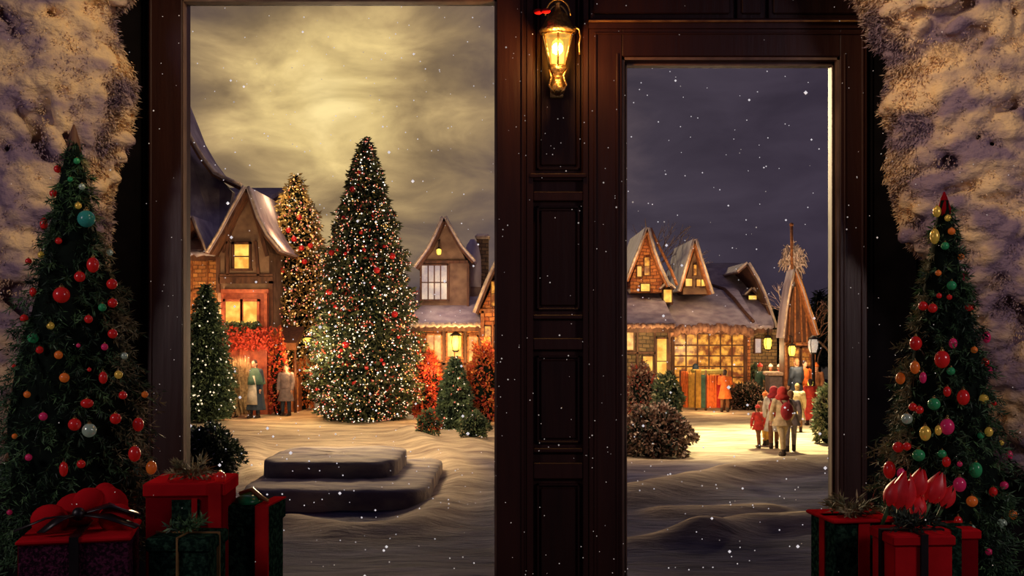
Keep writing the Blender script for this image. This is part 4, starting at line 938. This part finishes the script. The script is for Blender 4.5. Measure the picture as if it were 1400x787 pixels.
conifer('fir', 'small green fir standing before the bright window of the stone cottage', 622, 31.6, [(486, 1), (500, 8), (530, 17), (560, 24), (585, 27), (596, 20)], 6000, 'bushleaf', (.08, .18), [('light_c', 90, .015, .035), ('light_r', 30, .02, .04)], lw2=.035)
for (px, Y, pr) in ((1120, 62, [(395, 1), (430, 12), (470, 22), (500, 24)]), (1142, 58, [(380, 1), (420, 14), (470, 24), (500, 26)]), (1060, 66, [(418, 1), (440, 10), (480, 20), (495, 20)])):
    conifer('fir', 'dark distant fir beyond the tower at the right of the door view', px, Y, pr, 2500, 'bushdark', (.2, .5), group='distant firs')

# red baubles on the great tree
gb = [(486, 262), (500, 322), (468, 344), (480, 350), (458, 347), (515, 298), (474, 300), (505, 345), (522, 372), (518, 395), (533, 495), (478, 478), (484, 470), (476, 485), (530, 490), (468, 420), (545, 430), (495, 520), (450, 545), (440, 530), (540, 352), (530, 340), (494, 238), (512, 500), (458, 400), (550, 460)]
mbb = MB(); mbb.ball((0, 0, 0), 1, 12, 8); bme = mbb.mesh('bauble'); bme.materials.append(M['red_ball']); bme.polygons.foreach_set('use_smooth', [True] * len(bme.polygons))
def far_bauble(px, py, tx, Y, prof, r, label, group):
    rr = S(profile_r(prof, py), Y); dx = X(px, Y) - X(tx, Y); dx = max(-rr * .9, min(rr * .9, dx)); yy = Y - math.sqrt(max(0, rr * rr - dx * dx)) * 1.08
    b = bpy.data.objects.new('bauble', bme); col.objects.link(b); b.location = (X(tx, Y) + dx, yy, Z(py, Y)); b.scale = (r,) * 3; tag(b, label, 'bauble', group)
for i, (px, py) in enumerate(gb): far_bauble(px, py, 500, 34.6, BT, .06 + .05 * (i % 4 == 0), 'red bauble hanging on the tallest village tree', 'baubles on the tallest village tree')
for px, py in ((392, 335), (400, 340), (410, 330), (384, 345), (420, 342), (430, 338), (396, 372), (415, 300), (388, 392), (424, 360), (380, 420), (402, 318)):
    far_bauble(px, py, 404, 40, GT, .11, 'red bauble hanging on the golden-lit tree behind', 'baubles on the golden-lit tree')

# ---- shrubs
def shrub(label, px0, px1, py0, pyb, mats, n=2600, size=.16, twigs=True, dep=None, name='shrub', snow=False):
    Y = 1400 * 3 / (pyb - 450.0) if pyb > 530 else 37.0
    if dep: Y = dep
    xc = X((px0 + px1) / 2, Y); zb = zg(xc, Y); hw = S((px1 - px0) / 2, Y); h = Z(py0, Y) - zb
    t = thing(name, label, 'shrub', (xc, Y, zb))
    mb = MB()
    for k in range(26):
        a = rnd.uniform(0, 2 * PI); q = rnd.uniform(.3, .95); e = (math.cos(a) * hw * q, math.sin(a) * hw * .6 * q, h * rnd.uniform(.55, 1.0) * math.sqrt(max(.1, 1 - q * q * .7)))
        m1 = (e[0] * .45, e[1] * .45, e[2] * .55); mb.tube([(e[0] * .08, e[1] * .08, 0), m1, e], [.03, .02, .008], 5)
    mb.build('branches', M['twig'], t, True)
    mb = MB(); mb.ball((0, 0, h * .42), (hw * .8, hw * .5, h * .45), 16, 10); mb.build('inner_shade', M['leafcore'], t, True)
    for m_, fr in mats:
        c = int(n * fr); v = nr.normal(size=(c, 3)); v /= np.linalg.norm(v, axis=1)[:, None]; v[:, 2] = np.where(v[:, 2] < -.75, -v[:, 2], v[:, 2]); q = nr.uniform(.78, 1.05, c)[:, None] * (1 + .12 * np.sin(v[:, :1] * 9 + v[:, 2:] * 7))
        p = v * q * np.array([hw, hw * .62, h * .55]) + np.array([0, 0, h * .45]); p[:, 2] = np.maximum(p[:, 2], .02)
        mb = MB(); mb.blades(p, v + nr.normal(size=(c, 3)) * .7, nr.uniform(size * .5, size, c), nr.uniform(size * .25, size * .5, c)); mb.build('foliage', M[m_], t)
    return t
shrub('dark snowy shrub near the house at the lower left of the window', 236, 330, 583, 652, [('bushdark', .8), ('bushleaf', .25), ('snow', .05)], 4200, .11)
shrub('bright red shrub beside the right foot of the tallest tree', 566, 606, 486, 560, [('redleaf', .8), ('orangeleaf', .3)], 2400, .2, dep=34.8)
shrub('low green bush with red flecks between the red shrub and the small fir', 572, 602, 562, 597, [('bushleaf', .8), ('redleaf', .1), ('orangeleaf', .1)], 1600, .12)
shrub('low leafy bush with a snowy top at the right edge of the window', 628, 668, 564, 600, [('bushleaf', .7), ('paleleaf', .1)], 1600, .12)
shrub('orange-red shrub against the gable wall at the right edge of the window', 640, 684, 470, 580, [('orangeleaf', .6), ('redleaf', .4)], 2400, .18)
shrub('red-leaved shrub glowing beside the hanging lantern stall', 368, 392, 455, 555, [('redleaf', .7), ('orangeleaf', .3)], 1500, .18, dep=36.5)
shrub('orange glowing shrub under the brown stall awning', 395, 432, 492, 553, [('orangeleaf', .7), ('straw', .3)], 1500, .18, dep=38.5)
shrub('brown twiggy snow-dusted shrub at the lower left of the door view', 850, 945, 556, 620, [('twig', .45), ('twigsnow', .45), ('bushdark', .3)], 5200, .16)
shrub('reddish twig shrub behind the snow-dusted one at the left of the door view', 855, 900, 500, 566, [('twig', .6), ('redleaf', .12), ('twigsnow', .25)], 2000, .18)
shrub('green leafy bush left of the shop window behind the twigs', 893, 932, 512, 570, [('bushleaf', .8), ('paleleaf', .15)], 2000, .18)
shrub('dark snow-dusted hedge right of the market stall', 997, 1052, 524, 558, [('twig', .3), ('twigsnow', .2), ('bushdark', .5)], 2200, .15)
shrub('pale green frosted bush at the right edge of the door view', 1114, 1150, 530, 604, [('paleleaf', .7), ('bushleaf', .4)], 2200, .16)
shrub('dark green bush against the shop wall beside the amber window', 1021, 1040, 500, 545, [('bushleaf', .5), ('bushdark', .6)], 1200, .15, dep=41.5)

# ---- bare snowy trees
def bare_tree(label, px, Y, pyt, spread, m_, seed, depth=6, group=None):
    r_ = random.Random(seed); x = X(px, Y); zb = zg(x, Y); h = Z(pyt, Y) - zb; t = thing('bare_tree', label, 'tree', (x, Y, zb), group=group); A, B = MB(), MB()
    def grow(p, d, l, rad, k):
        q = p + d * l; mid = p + d * l * .5 + Vector((r_.uniform(-1, 1), r_.uniform(-1, 1), 0)) * l * .08
        (A if k > 2 else B).tube([p, mid, q], [rad, rad * .85, rad * .7], 5)
        if k <= 0: return
        for _ in range(3 if k < 4 else 2):
            nd = (d + Vector((r_.uniform(-1, 1), r_.uniform(-1, 1), r_.uniform(-.35, .6))) * spread).normalized(); grow(q, nd, l * r_.uniform(.62, .82), rad * .62, k - 1)
    grow(Vector((0, 0, 0)), Vector((0, 0, 1)), h * .33, h * .012 + .02, depth)
    zm = max(v[2] for v in B.v)
    s_ = h / zm
    for q in (A, B): q.v = [(v[0] * s_, v[1] * s_, v[2] * s_) for v in q.v]
    A.build('trunk', M['bark'], t, True); B.build('snowy_twigs', M[m_], t, True)
def fountain_tree(label, px, Y, pyc, R, n):
    x = X(px, Y); zb = zg(x, Y); zc = Z(pyc, Y) - zb; t = thing('bare_tree', label, 'tree', (x, Y, zb)); R = S(R, Y)
    mb = MB(); mb.tube([(0, 0, -.1), (.05, 0, zc * .5), (0, 0, zc)], [.16, .11, .07], 8); mb.build('trunk', M['bark'], t, True)
    mb = MB()
    for k in range(n):
        v = Vector((rnd.gauss(0, 1), rnd.gauss(0, 1), rnd.gauss(.2, 1))).normalized(); q = rnd.uniform(.7, 1.05); c0 = Vector((0, 0, zc + R * 1.15)); e = c0 + Vector((v.x * R, v.y * R, v.z * R * 1.25)) * q
        m0 = Vector((v.x * R * .35, v.y * R * .35, zc + R * .8 + v.z * R * .4)); e2 = e + Vector((v.x * .12, v.y * .12, -R * rnd.uniform(.25, .7)))
        mb.tube([(0, 0, zc), m0, e, e2], [.045, .035, .03, .013], 5)
        for q_ in range(3):
            p0 = m0.lerp(e, rnd.uniform(.3, 1)); mb.tube([p0, p0 + Vector((rnd.uniform(-.25, .25), rnd.uniform(-.25, .25), rnd.uniform(-.3, .3)))], [.026, .01], 4)
    mb.build('snowy_twigs', M['twigsnow'], t, True)
fountain_tree('snow-covered bare tree whose round crown rises behind the narrow tower', 1085, 42.5, 372, 17, 90)
bare_tree('bare twiggy tree right of the narrow tower, its crown near the lamp', 1118, 42, 405, .8, 'twig', 5, 5)
bare_tree('tall dark bare tree at the right edge of the door view', 1140, 40, 372, .7, 'twigsnow', 9, 5)
bare_tree('bare snowy tree at the far left edge of the door view, beside the first gable', 856, 46, 300, .6, 'twigsnow', 12, 5)

# ---- hanging lanterns and lamps
def hlamp(label, px, py, Y, w_, h_, glow='lamp_y', shape='box', post=None):
    x, z = X(px, Y), Z(py, Y); W_, H_ = S(w_, Y) / 2, S(h_, Y) / 2
    t = thing('street_lantern' if post else 'hanging_lantern', label, 'lantern', (x, Y, z)); mb = MB()
    mb.lathe([(W_ * .6, -H_ * .8), (W_ * .9, -H_ * .3), (W_ * .95, H_ * .4), (W_ * .7, H_ * .7)], (0, 0, 0), 12); mb.build('lantern_glass', M[glow], t, True)
    mb = MB(); mb.lathe([(W_ * 1.1, H_ * .7), (W_ * .9, H_ * .85), (W_ * .2, H_ * 1.15)], (0, 0, 0), 12); mb.lathe([(W_ * .4, -H_), (W_ * .7, -H_ * .8)], (0, 0, 0), 12)
    for k in range(4): a = k * PI / 2 + PI / 4; mb.tube([(W_ * .66 * math.cos(a), W_ * .66 * math.sin(a), -H_ * .8), (W_ * math.cos(a), W_ * math.sin(a), 0), (W_ * .8 * math.cos(a), W_ * .8 * math.sin(a), H_ * .7)], W_ * .07, 5)
    mb.build('lantern_frame', M['iron'], t, True)
    mb = MB()
    if post: mb.tube([(0, 0, -H_), (0, 0, zg(x, Y) - z)], [.05, .08], 8); mb.build('post', M['iron'], t, True)
    else: mb.tube([(0, 0, H_ * 1.1), (0, 0, H_ * 1.1 + .25), (0, .5, H_ * 1.1 + .3)], .025, 6); mb.build('bracket', M['iron'], t, True)
    return t
hlamp('round yellow lantern glowing under the stall awning left of the tallest tree', 422, 466, 37.2, 17, 13)
hlamp('yellow lantern hanging before the stone cottage window', 623, 468, 34.9, 15, 26)
hlamp('small orange lantern high in the stone cottage gable', 600, 344, 35.9, 7, 11)
hlamp('yellow lantern on the shop wall right of the amber window', 1050, 469, 42.1, 12, 20)
hlamp('amber lantern on the narrow tower, right of the shop lantern', 1083, 479, 38.5, 11, 18)
hlamp('large white frosted lamp on a post at the right of the door view', 1112, 472, 36, 15, 24, 'lamp_w', post=True)
hlamp('small low lamp glowing at the foot of the narrow tower', 1108, 524, 35.8, 8, 10, post=True)

# ---- stalls, sheaf, benches
t = thing('market_awning', 'brown cloth awning stall left of the tallest tree', 'stall', (X(398, 38), 38, G)); ox = t.location.x
mb = MB(); mb.prismx([(-.9, Z(474, 38) - G - .1), (.5, Z(452, 38) - G), (.5, Z(446, 38) - G), (-.9, Z(468, 38) - G)], X(385, 38) - ox, X(412, 38) - ox); mb.build('canopy', M['cloth_brown'], t)
for px in (387, 410):
    mb = MB(); mb.tube([(X(px, 38) - ox, -.8, -.05), (X(px, 38) - ox, -.8, Z(470, 38) - G)], .05, 8); mb.build('post', M['timber'], t, True)
mb = MB(); mb.box(X(387, 38) - ox, X(411, 38) - ox, -.4, .3, -.05, Z(515, 38) - G, .03); mb.build('counter', M['timber_lit'], t)
t = thing('straw_sheaf', 'tall dry straw sheaf leaning by the left cottage, left of the woman in teal', 'sheaf', (X(331, 35.2), 35.2, G)); n = 2600
a = nr.uniform(0, 2 * PI, n); q = nr.uniform(0, 1, n) ** .5; H = S(88, 36)
p = np.stack([q * np.cos(a) * .26, q * np.sin(a) * .22, nr.uniform(0, H * .55, n)], 1); d = np.stack([-.12 + .22 * q * np.cos(a), .15 * np.sin(a), 1 + 0 * a], 1)
mb = MB(); mb.blades(p, d, nr.uniform(.5, 1.0, n), .03); mb.build('straw', M['straw'], t)
mb = MB(); mb.tube([(.27 * math.cos(k * PI / 8) - .03, .23 * math.sin(k * PI / 8), H * .45) for k in range(17)], .03, 6); mb.build('binding', M['twig'], t, True)
t = thing('market_stall', 'market stall with olive counter top and orange and yellow cloths before the amber shop window', 'stall', (X(962, 38.4), 38.4, G)); ox = t.location.x
def mx(p, Y=38.4): return X(p, Y) - ox
def mz(p, Y=38.4): return Z(p, Y) - G
mb = MB(); mb.box(mx(948), mx(988), -.45, .45, mz(510), mz(505), .02); mb.build('counter_top', M['cloth_olive'], t)
for (a, b, c, m_, y_) in ((929, 939, 507, 'cloth_orange', -.3), (939, 948, 509, 'cloth_ochre', -.36), (948, 955, 504, 'cloth_ochre', -.5), (955, 961, 511, 'cloth_teal', -.48), (963, 976, 512, 'cloth_orange', -.5), (976, 984, 512, 'cloth_red', -.46)):
    mb = MB(); k = 12; pl = [(mx(a + (b - a) * i / k), y_ + .03 * math.sin(i * 2.1)) for i in range(k + 1)]
    vs = [(x_, y_2, z_) for z_ in (mz(556), mz(c)) for x_, y_2 in pl] + [(x_, y_2 + .04, z_) for z_ in (mz(556), mz(c)) for x_, y_2 in pl]
    K = k + 1; fs = [(i, i + 1, K + i + 1, K + i) for i in range(k)] + [(2 * K + i + 1, 2 * K + i, 3 * K + i, 3 * K + i + 1) for i in range(k)] + [(K + i, K + i + 1, 3 * K + i + 1, 3 * K + i) for i in range(k)]
    mb.add(vs, fs); mb.build('cloth', M[m_], t, True)
for px in (929, 949, 962, 987):
    mb = MB(); mb.tube([(mx(px), -.42 if px > 940 else -.22, -.1), (mx(px), -.42 if px > 940 else -.22, mz(505))], .045, 8); mb.build('post', M['timber'], t, True)
t = thing('stone_table', 'pale stone table with people around it, right of the hedge in the door view', 'table', (X(1062, 39.6), 39.6, G)); ox = t.location.x
mb = MB(); mb.box(-S(16, 39.6), S(16, 39.6), -.5, .5, Z(513, 39.6) - G, Z(508, 39.6) - G, .04); mb.build('table_top', M['twigsnow'], t)
mb = MB(); mb.box(-S(13, 39.6), S(13, 39.6), -.35, .35, -.05, Z(513, 39.6) - G, .04); mb.build('base', M['cloth_grey'], t)

# ================================================================== PEOPLE
def limb(mb, p, r): mb.tube(p, r, 12); [mb.ball(p[i], r[i], 10, 7) for i in range(len(p))]
POSES = {}
def body_mesh(pose):
    if pose in POSES: return POSES[pose]
    mb = MB(); J = {}
    lean = {'stand': 0, 'walk': .06, 'reach': .10, 'child': 0.02}[pose]
    def y(z): return lean * max(0, z - .9)
    mb.ball((0, 0, .96), (.165, .12, .13), 14, 9)
    mb.tube([(0, 0, .9), (0, y(1.1), 1.1), (0, y(1.28), 1.28), (0, y(1.42), 1.42)], [.135, .125, .15, .13], 14); mb.ball((0, y(1.36), 1.36), (.19, .12, .12), 14, 9)
    mb.tube([(0, y(1.4), 1.42), (0, y(1.5) + .01, 1.54)], [.065, .055], 10)
    hd = (0, y(1.62) + .02, 1.635); mb.ball(hd, (.078, .098, .115), 16, 12); mb.ball((0, hd[1] + .035, 1.575), (.05, .055, .045), 12, 8)
    mb.ball((0, hd[1] + .105, 1.625), (.013, .02, .024), 8, 6); mb.ball((0, hd[1] + .088, 1.58), (.026, .014, .009), 8, 6)
    for s in (-1, 1):
        mb.ball((s * .08, hd[1], 1.63), (.012, .022, .032), 8, 6); mb.ball((s * .03, hd[1] + .088, 1.645), (.013, .012, .009), 8, 6); mb.ball((s * .03, hd[1] + .088, 1.668), (.024, .012, .008), 8, 6)
        sh = Vector((s * .20, y(1.41), 1.41))
        if pose == 'reach': el, wr = Vector((s * .25, .12, 1.17)), Vector((s * .17, .36, 1.20))
        elif pose == 'walk': el, wr = Vector((s * .26, -s * .10, 1.14)), Vector((s * .26, -s * .02 + .12, .92))
        else: el, wr = Vector((s * .26, 0.0, 1.13)), Vector((s * .25, .09, .89))
        limb(mb, [sh, el, wr], [.062, .045, .031])
        f = (wr - el).normalized(); up = Vector((0, 1, 0)) if abs(f.y) < .7 else Vector((0, 0, 1)); sd = f.cross(up).normalized(); fw = sd.cross(f).normalized()
        pc = wr + f * .05; mb.tube([wr, pc, wr + f * .09], [.03, .036, .034], 10)
        for q, (off, ln) in enumerate(((-.027, .062), (-.009, .075), (.009, .07), (.027, .055))):
            b0 = wr + f * .08 + fw * off; b1 = b0 + f * ln * .55 + sd * -s * .004; b2 = b0 + f * ln + sd * -s * -.018; mb.tube([b0, b1, b2], [.0105, .010, .009], 7)
        b0 = wr + f * .03 + fw * .03; mb.tube([b0, b0 + fw * .025 + f * .03, b0 + fw * .03 + f * .06], [.013, .012, .010], 7)
        hp = Vector((s * .09, 0, .92))
        if pose == 'walk': kn, an = Vector((s * .095, s * .17, .50)), Vector((s * .09, s * .16 - .04, .085))
        else: kn, an = Vector((s * .11, .02, .50)), Vector((s * .12, 0, .085))
        limb(mb, [hp, kn, an], [.095, .062, .042])
        mb.tube([an + Vector((0, -.04, -.05)), an + Vector((0, .06, -.045)), an + Vector((0, .16, -.055))], [.04, .045, .03], 10)
        J[s] = (sh, el, wr, hp, kn, an)
    me = remesh(mb, .0085); me.name = 'body'; me.materials.append(M['skin']); POSES[pose] = (me, J, lean, hd); return POSES[pose]
def person(label, px, pyfeet, H, face, pose='stand', coat='cloth_red', hem=.55, legs='cloth_brown', hair='hair_dark', hat=None, scarf=None, pack=None, Y=None, apron=None, hood=None, shawl=None, group=None):
    Yp = Y or 1400 * 3 / (pyfeet - 450.0); x = X(px, Yp); z = zg(x, Yp)
    if Y: pass
    me, J, lean, hd = body_mesh(pose)
    t = thing('person', label, 'person', (x, Yp, z), math.radians(face)); s_ = H / 1.75; t.scale = (s_, s_, s_)
    o_ = bpy.data.objects.new('body', me); col.objects.link(o_); o_.parent = t
    def y(zz): return lean * max(0, zz - .9)
    fl = .9 if hem < .3 else 1.0
    mb = MB(); zs = np.linspace(hem, 1.0, 5)
    mb.lathe([((.30 if hem > .3 else .36) - (.30 - .19) * ((zz - hem) / (1.0 - hem)) ** .8, zz) for zz in zs], (0, 0, 0), 20, 1, .78, lambda a, z: .05 * math.sin(7 * a))
    mb.tube([(0, 0, .95), (0, y(1.1), 1.1), (0, y(1.3), 1.3), (0, y(1.43), 1.44), (0, y(1.5), 1.49)], [.19, .17, .19, .16, .085], 16); mb.ball((0, y(1.37), 1.37), (.235, .155, .125), 14, 9)
    for s in (-1, 1):
        sh, el, wr = J[s][:3]; limb(mb, [sh, el, wr - (wr - el) * .06], [.085, .068, .056])
    cm = remesh(mb, .018); cm.name = 'coat'; cm.materials.append(M[coat]); c_ = bpy.data.objects.new('coat' if hem > .3 else 'long_dress', cm); col.objects.link(c_); c_.parent = t
    mb = MB(); 
    for s in (-1, 1):
        hp, kn, an = J[s][3:]; limb(mb, [hp, kn, an + Vector((0, 0, .04))], [.112, .078, .060])
    lm = remesh(mb, .02); lm.materials.append(M[legs]); q = bpy.data.objects.new('trousers', lm); col.objects.link(q); q.parent = t
    for s in (-1, 1):
        an = J[s][5]; mb = MB(); mb.tube([an + Vector((0, 0, .10)), an, an + Vector((0, -.01, -.05))], [.062, .056, .06], 10); mb.tube([an + Vector((0, -.055, -.05)), an + Vector((0, .05, -.045)), an + Vector((0, .18, -.055))], [.05, .056, .036], 10); mb.ball(an + Vector((0, .18, -.055)), .036)
        mb.build('boot', M['boot'], t, True)
    mb = MB(); c = Vector(hd)
    mb.ball(c + Vector((0, -.016, .022)), (.089, .098, .108), 14, 10); mb.ball(c + Vector((0, -.05, -.05)), (.078, .06, .09), 12, 8)
    mb.build('hair', M[hair], t, True)
    if hat:
        mb = MB(); mb.lathe([(.102, .035), (.108, .05), (.108, .08), (.098, .085), (.09, .12), (.06, .155), (.01, .17)], c, 16, 1, 1.1); mb.ball(c + Vector((0, -.01, .18)), .03, 8, 6); mb.build('hat', M[hat], t, True)
    if hood:
        mb = MB(); mb.ball(c + Vector((0, -.035, .02)), (.135, .135, .16), 16, 10); mb.ball(c + Vector((0, -.05, -.12)), (.2, .15, .11), 14, 8); hm = remesh(mb, .018)
        hm.materials.append(M[hood]); q = bpy.data.objects.new('hood', hm); col.objects.link(q); q.parent = t
    if scarf:
        mb = MB(); mb.tube([(.085 * math.cos(k * PI / 8), y(1.5) + .01 + .08 * math.sin(k * PI / 8), 1.50) for k in range(17)], .035, 8); mb.strip([(.03, y(1.4) + .16, 1.5), (.04, y(1.3) + .19, 1.35), (.04, .19, 1.15)], (1, 0, 0), .08, .012); mb.build('scarf', M[scarf], t, True)
    if pack:
        mb = MB(); mb.ball((0, -.24, 1.18), (.17, .13, .24), 14, 10); mb.tube([(-.1, -.2, 1.38), (-.13, -.03, 1.5), (-.13, .14, 1.36)], .018, 6); mb.tube([(.1, -.2, 1.38), (.13, -.03, 1.5), (.13, .14, 1.36)], .018, 6); mb.build('backpack', M[pack], t, True)
    if apron:
        mb = MB(); mb.strip([(0, .20, 1.28), (0, .215, 1.0), (0, .25, .7), (0, .26, .42)], (1, 0, 0), [.22, .34, .42, .46], .012); mb.build('apron', M[apron], t, True)
    if shawl:
        mb = MB(); mb.lathe([(.34, 1.02), (.31, 1.15), (.27, 1.32), (.20, 1.44), (.10, 1.51)], (0, y(1.3), 0), 20, 1, .8, lambda a, z: .06 * math.sin(5 * a + 1)); mb.build('shawl', M[shawl], t, True)
    return t
person('child in red jacket and red bobble hat at the left of the walking group', 1037, 612, 1.05, 20, 'walk', 'cloth_red', .75, 'cloth_brown', 'hair_brown', hat='cloth_red')
person('person in a brown coat with orange hat, second from left in the walking group', 1047, 607, 1.36, 0, 'walk', 'cloth_brown', .60, 'cloth_ochre', 'hair_blond', hat='cloth_orange')
person('person in a long pale grey coat walking beside the one in the red hood', 1058, 613, 1.52, -10, 'walk', 'cloth_white', .50, 'cloth_brown', 'hair_brown', pack='cloth_crimson', hood='cloth_crimson')
person('tall person in crimson hood and cream coat at the centre of the walking group', 1070, 621, 1.60, 12, 'walk', 'cloth_cream', .78, 'cloth_cream', 'hair_brown', hood='cloth_red', pack='cloth_crimson')
person('person in a dark grey coat and trousers at the near right of the walking group', 1081, 616, 1.50, -15, 'walk', 'cloth_grey', .75, 'cloth_grey', 'hair_brown')
person('person in a pale cream coat at the right of the walking group', 1090, 590, 1.42, -20, 'stand', 'cloth_cream', .45, 'cloth_brown', 'hair_blond')
person('person in a bright red dress standing right of the walking group', 1108, 580, 1.45, 10, 'stand', 'cloth_red', .22, 'cloth_red', 'hair_dark')
person('person in a dark navy coat standing before the narrow tower', 1089, 562, 1.95, 30, 'stand', 'cloth_navy', .5, 'cloth_navy', 'hair_brown')
person('person in an orange-red coat just right of the one in the navy coat', 1100, 561, 1.85, 200, 'stand', 'cloth_orange', .5, 'cloth_brown', 'hair_dark')
person('person in a rust coat right of the tower lantern', 1116, 560, 1.7, 150, 'stand', 'cloth_brown', .5, 'cloth_brown', 'hair_blond', hat='cloth_orange')
person('person in an orange-red coat with dark hair at the right end of the market stall', 991, 562, 1.55, -15, 'reach', 'cloth_orange', .55, 'cloth_brown', 'hair_dark')
person('person in an ochre coat with a dark blue hood behind the market stall', 951, 550, 1.65, -10, 'reach', 'cloth_ochre', .5, 'cloth_brown', 'hair_dark', hood='cloth_navy', Y=39.6)
person('person in a green coat and red hat left of the stone table', 1037, 553, 1.65, -60, 'reach', 'cloth_teal', .5, 'cloth_teal', 'hair_blond', hat='cloth_red', Y=40.2)
person('person in an orange coat and white hat behind the stone table', 1053, 552, 1.6, 180, 'reach', 'cloth_orange', .5, 'cloth_brown', 'hair_dark', hat='cloth_white', Y=40.9)
person('person in a dark green coat with red scarf at the right of the stone table', 1069, 553, 1.65, 60, 'reach', 'cloth_teal', .5, 'cloth_navy', 'hair_blond', scarf='cloth_red', hat='cloth_white', Y=40.3)
person('woman in teal shawl and white apron before the left cottage', 348, 569, 2.0, 165, 'stand', 'cloth_navy', .25, 'cloth_navy', 'hair_dark', apron='cloth_white', shawl='cloth_teal')
person('person in a red coat beside the straw sheaf under the red framed window', 319, 567, 1.75, 175, 'stand', 'cloth_red', .5, 'cloth_brown', 'hair_brown')
person('person in a dark coat standing under the brown stall awning', 391, 566, 1.8, 170, 'stand', 'cloth_grey', .5, 'cloth_navy', 'hair_dark')

# ================================================================== SNOWFALL
P, R = [], []
for i in range(800):
    Y = rnd.uniform(5.6, 22); px = rnd.uniform(235, 690) if rnd.random() < .6 else rnd.uniform(845, 1150); py = rnd.uniform(-20, 790) if rnd.random() < .8 else rnd.uniform(560, 790)
    x, z = X(px, Y) + rnd.uniform(-.4, .4), Z(py, Y)
    if z < zg(x, Y) + .03: continue
    s_ = 1.0 if rnd.random() < .8 else rnd.uniform(1.5, 2.8)
    P.append((x, Y, z)); R.append(S(rnd.uniform(.55, 1.1) * s_, Y))
mb = MB(); mb.grains(P, np.array(R)); o_ = mb.build('falling_snow', M['flake']); tag(o_, 'white snowflakes falling over the village outside', 'snow', kind='stuff')
P, R = [], []
for i in range(430):
    Y = rnd.uniform(2.6, 4.75); px = rnd.uniform(-40, 1440); py = rnd.uniform(-30, 800)
    if rnd.random() < .45: px = rnd.uniform(670, 860)
    if rnd.random() < .15: px = rnd.choice((rnd.uniform(200, 250), rnd.uniform(1145, 1230)))
    s_ = 1.0 if rnd.random() < .88 else rnd.uniform(1.4, 2.0)
    P.append((X(px, Y), Y, Z(py, Y))); R.append(S(rnd.uniform(.4, .9) * s_, Y))
mb = MB(); mb.grains(P, np.array(R)); o_ = mb.build('falling_snow', M['flake_in']); tag(o_, 'snowflakes drifting in front of the dark wooden wall', 'snow', kind='stuff')

# ================================================================== LIGHTS
WARM = (1, .62, .25)
s_ = lampobj('SUN', 'moonlight', (0, 60, 20), 1.9, (1, .74, .38), math.radians(3), target=None)
s_.rotation_euler = (-moon).to_track_quat('-Z', 'Y').to_euler()
lampobj('SPOT', 'yard_lamp', (X(1050, 30), 30, 5.2), 11000, (1, .86, .42), .5, (X(1050, 28), 28.5, G), math.radians(78), .9)
lampobj('POINT', 'tree_yard_lamp', (X(420, 32), 32.5, .6), 260, (1, .74, .36), .4)
lampobj('POINT', 'path_fill', (X(520, 24), 26.5, 1.6), 420, (1, .72, .38), .5)  # unseen light added to warm the path and step tops
lampobj('POINT', 'step_fill', (X(450, 20), 22.6, 1.1), 620, (1, .72, .40), .4)  # added closer light without a fixture, brightens the step tops
lampobj('POINT', 'shrub_fill', (X(945, 25), 23.6, 1.2), 260, (1, .72, .45), .3)  # added light with no visible source, lifts the twiggy shrub
lampobj('POINT', 'tree_glow', (X(590, 31), 30.0, 1.0), 160, (1, .74, .42), .5)
for (px, py, Y, e, c) in ((285, 430, 36.4, 190, WARM), (335, 480, 34.8, 150, (1, .5, .2)), (330, 395, 35.2, 70, WARM), (405, 500, 36.2, 170, (1, .5, .15)), (600, 505, 33.8, 160, (1, .55, .2)), (624, 470, 34.3, 80, (1, .7, .2)), (668, 460, 32.2, 90, (1, .5, .15)),
                          (608, 385, 34.8, 60, (1, .66, .4)), (385, 330, 37.0, 150, (1, .52, .2)), (380, 270, 38.5, 80, (1, .65, .28)), (885, 470, 37, 110, (1, .72, .3)), (960, 480, 38, 160, WARM), (1050, 480, 40.4, 130, (1, .7, .3)), (1095, 490, 37, 150, (1, .62, .28)), (883, 365, 39.4, 50, WARM), (950, 378, 40, 50, WARM), (1085, 400, 37.6, 60, WARM), (975, 540, 36.8, 60, WARM), (870, 545, 33.0, 110, (1, .66, .4)), (1100, 345, 40.2, 160, (1, .72, .45)), (1130, 430, 38.5, 50, WARM)):
    lampobj('POINT', 'village_warm_light', (X(px, Y), Y, Z(py, Y)), e, c, .35)  # warm points at lanterns and windows, plus added ones brightening facades and trees
lampobj('AREA', 'night_fill', (0, 33, 17), 560, (.62, .50, .66), 16, (0, 29, -1))
lampobj('POINT', 'lantern_light', (lx, LY - .10, lz(70) + wz(130)), 8, (1, .45, .12), .03)
lampobj('SPOT', 'left_key', (.12, 3.2, 3.3), 125, (1, .76, .44), .2, (-2.1, 4.45, 2.35), math.radians(52), .9)
lampobj('SPOT', 'right_key', (.30, 3.2, 3.3), 120, (1, .74, .46), .2, (2.3, 4.45, 2.2), math.radians(52), .9)
lampobj('AREA', 'lilac_fill', (-3.6, 1.2, 2.6), 9, (.60, .48, .85), 1.0, (-2.2, 4.5, 1.6)); lampobj('AREA', 'lilac_fill', (3.6, 1.2, 2.6), 9, (.60, .48, .85), 1.0, (2.2, 4.5, 1.6))
lampobj('AREA', 'gift_light', (-3.3, 1.9, 2.0), 13, (1, .8, .68), .5, (-1.4, 3.7, .45)); lampobj('AREA', 'gift_light', (3.3, 1.9, 2.0), 14, (1, .8, .68), .5, (1.4, 3.7, .5))
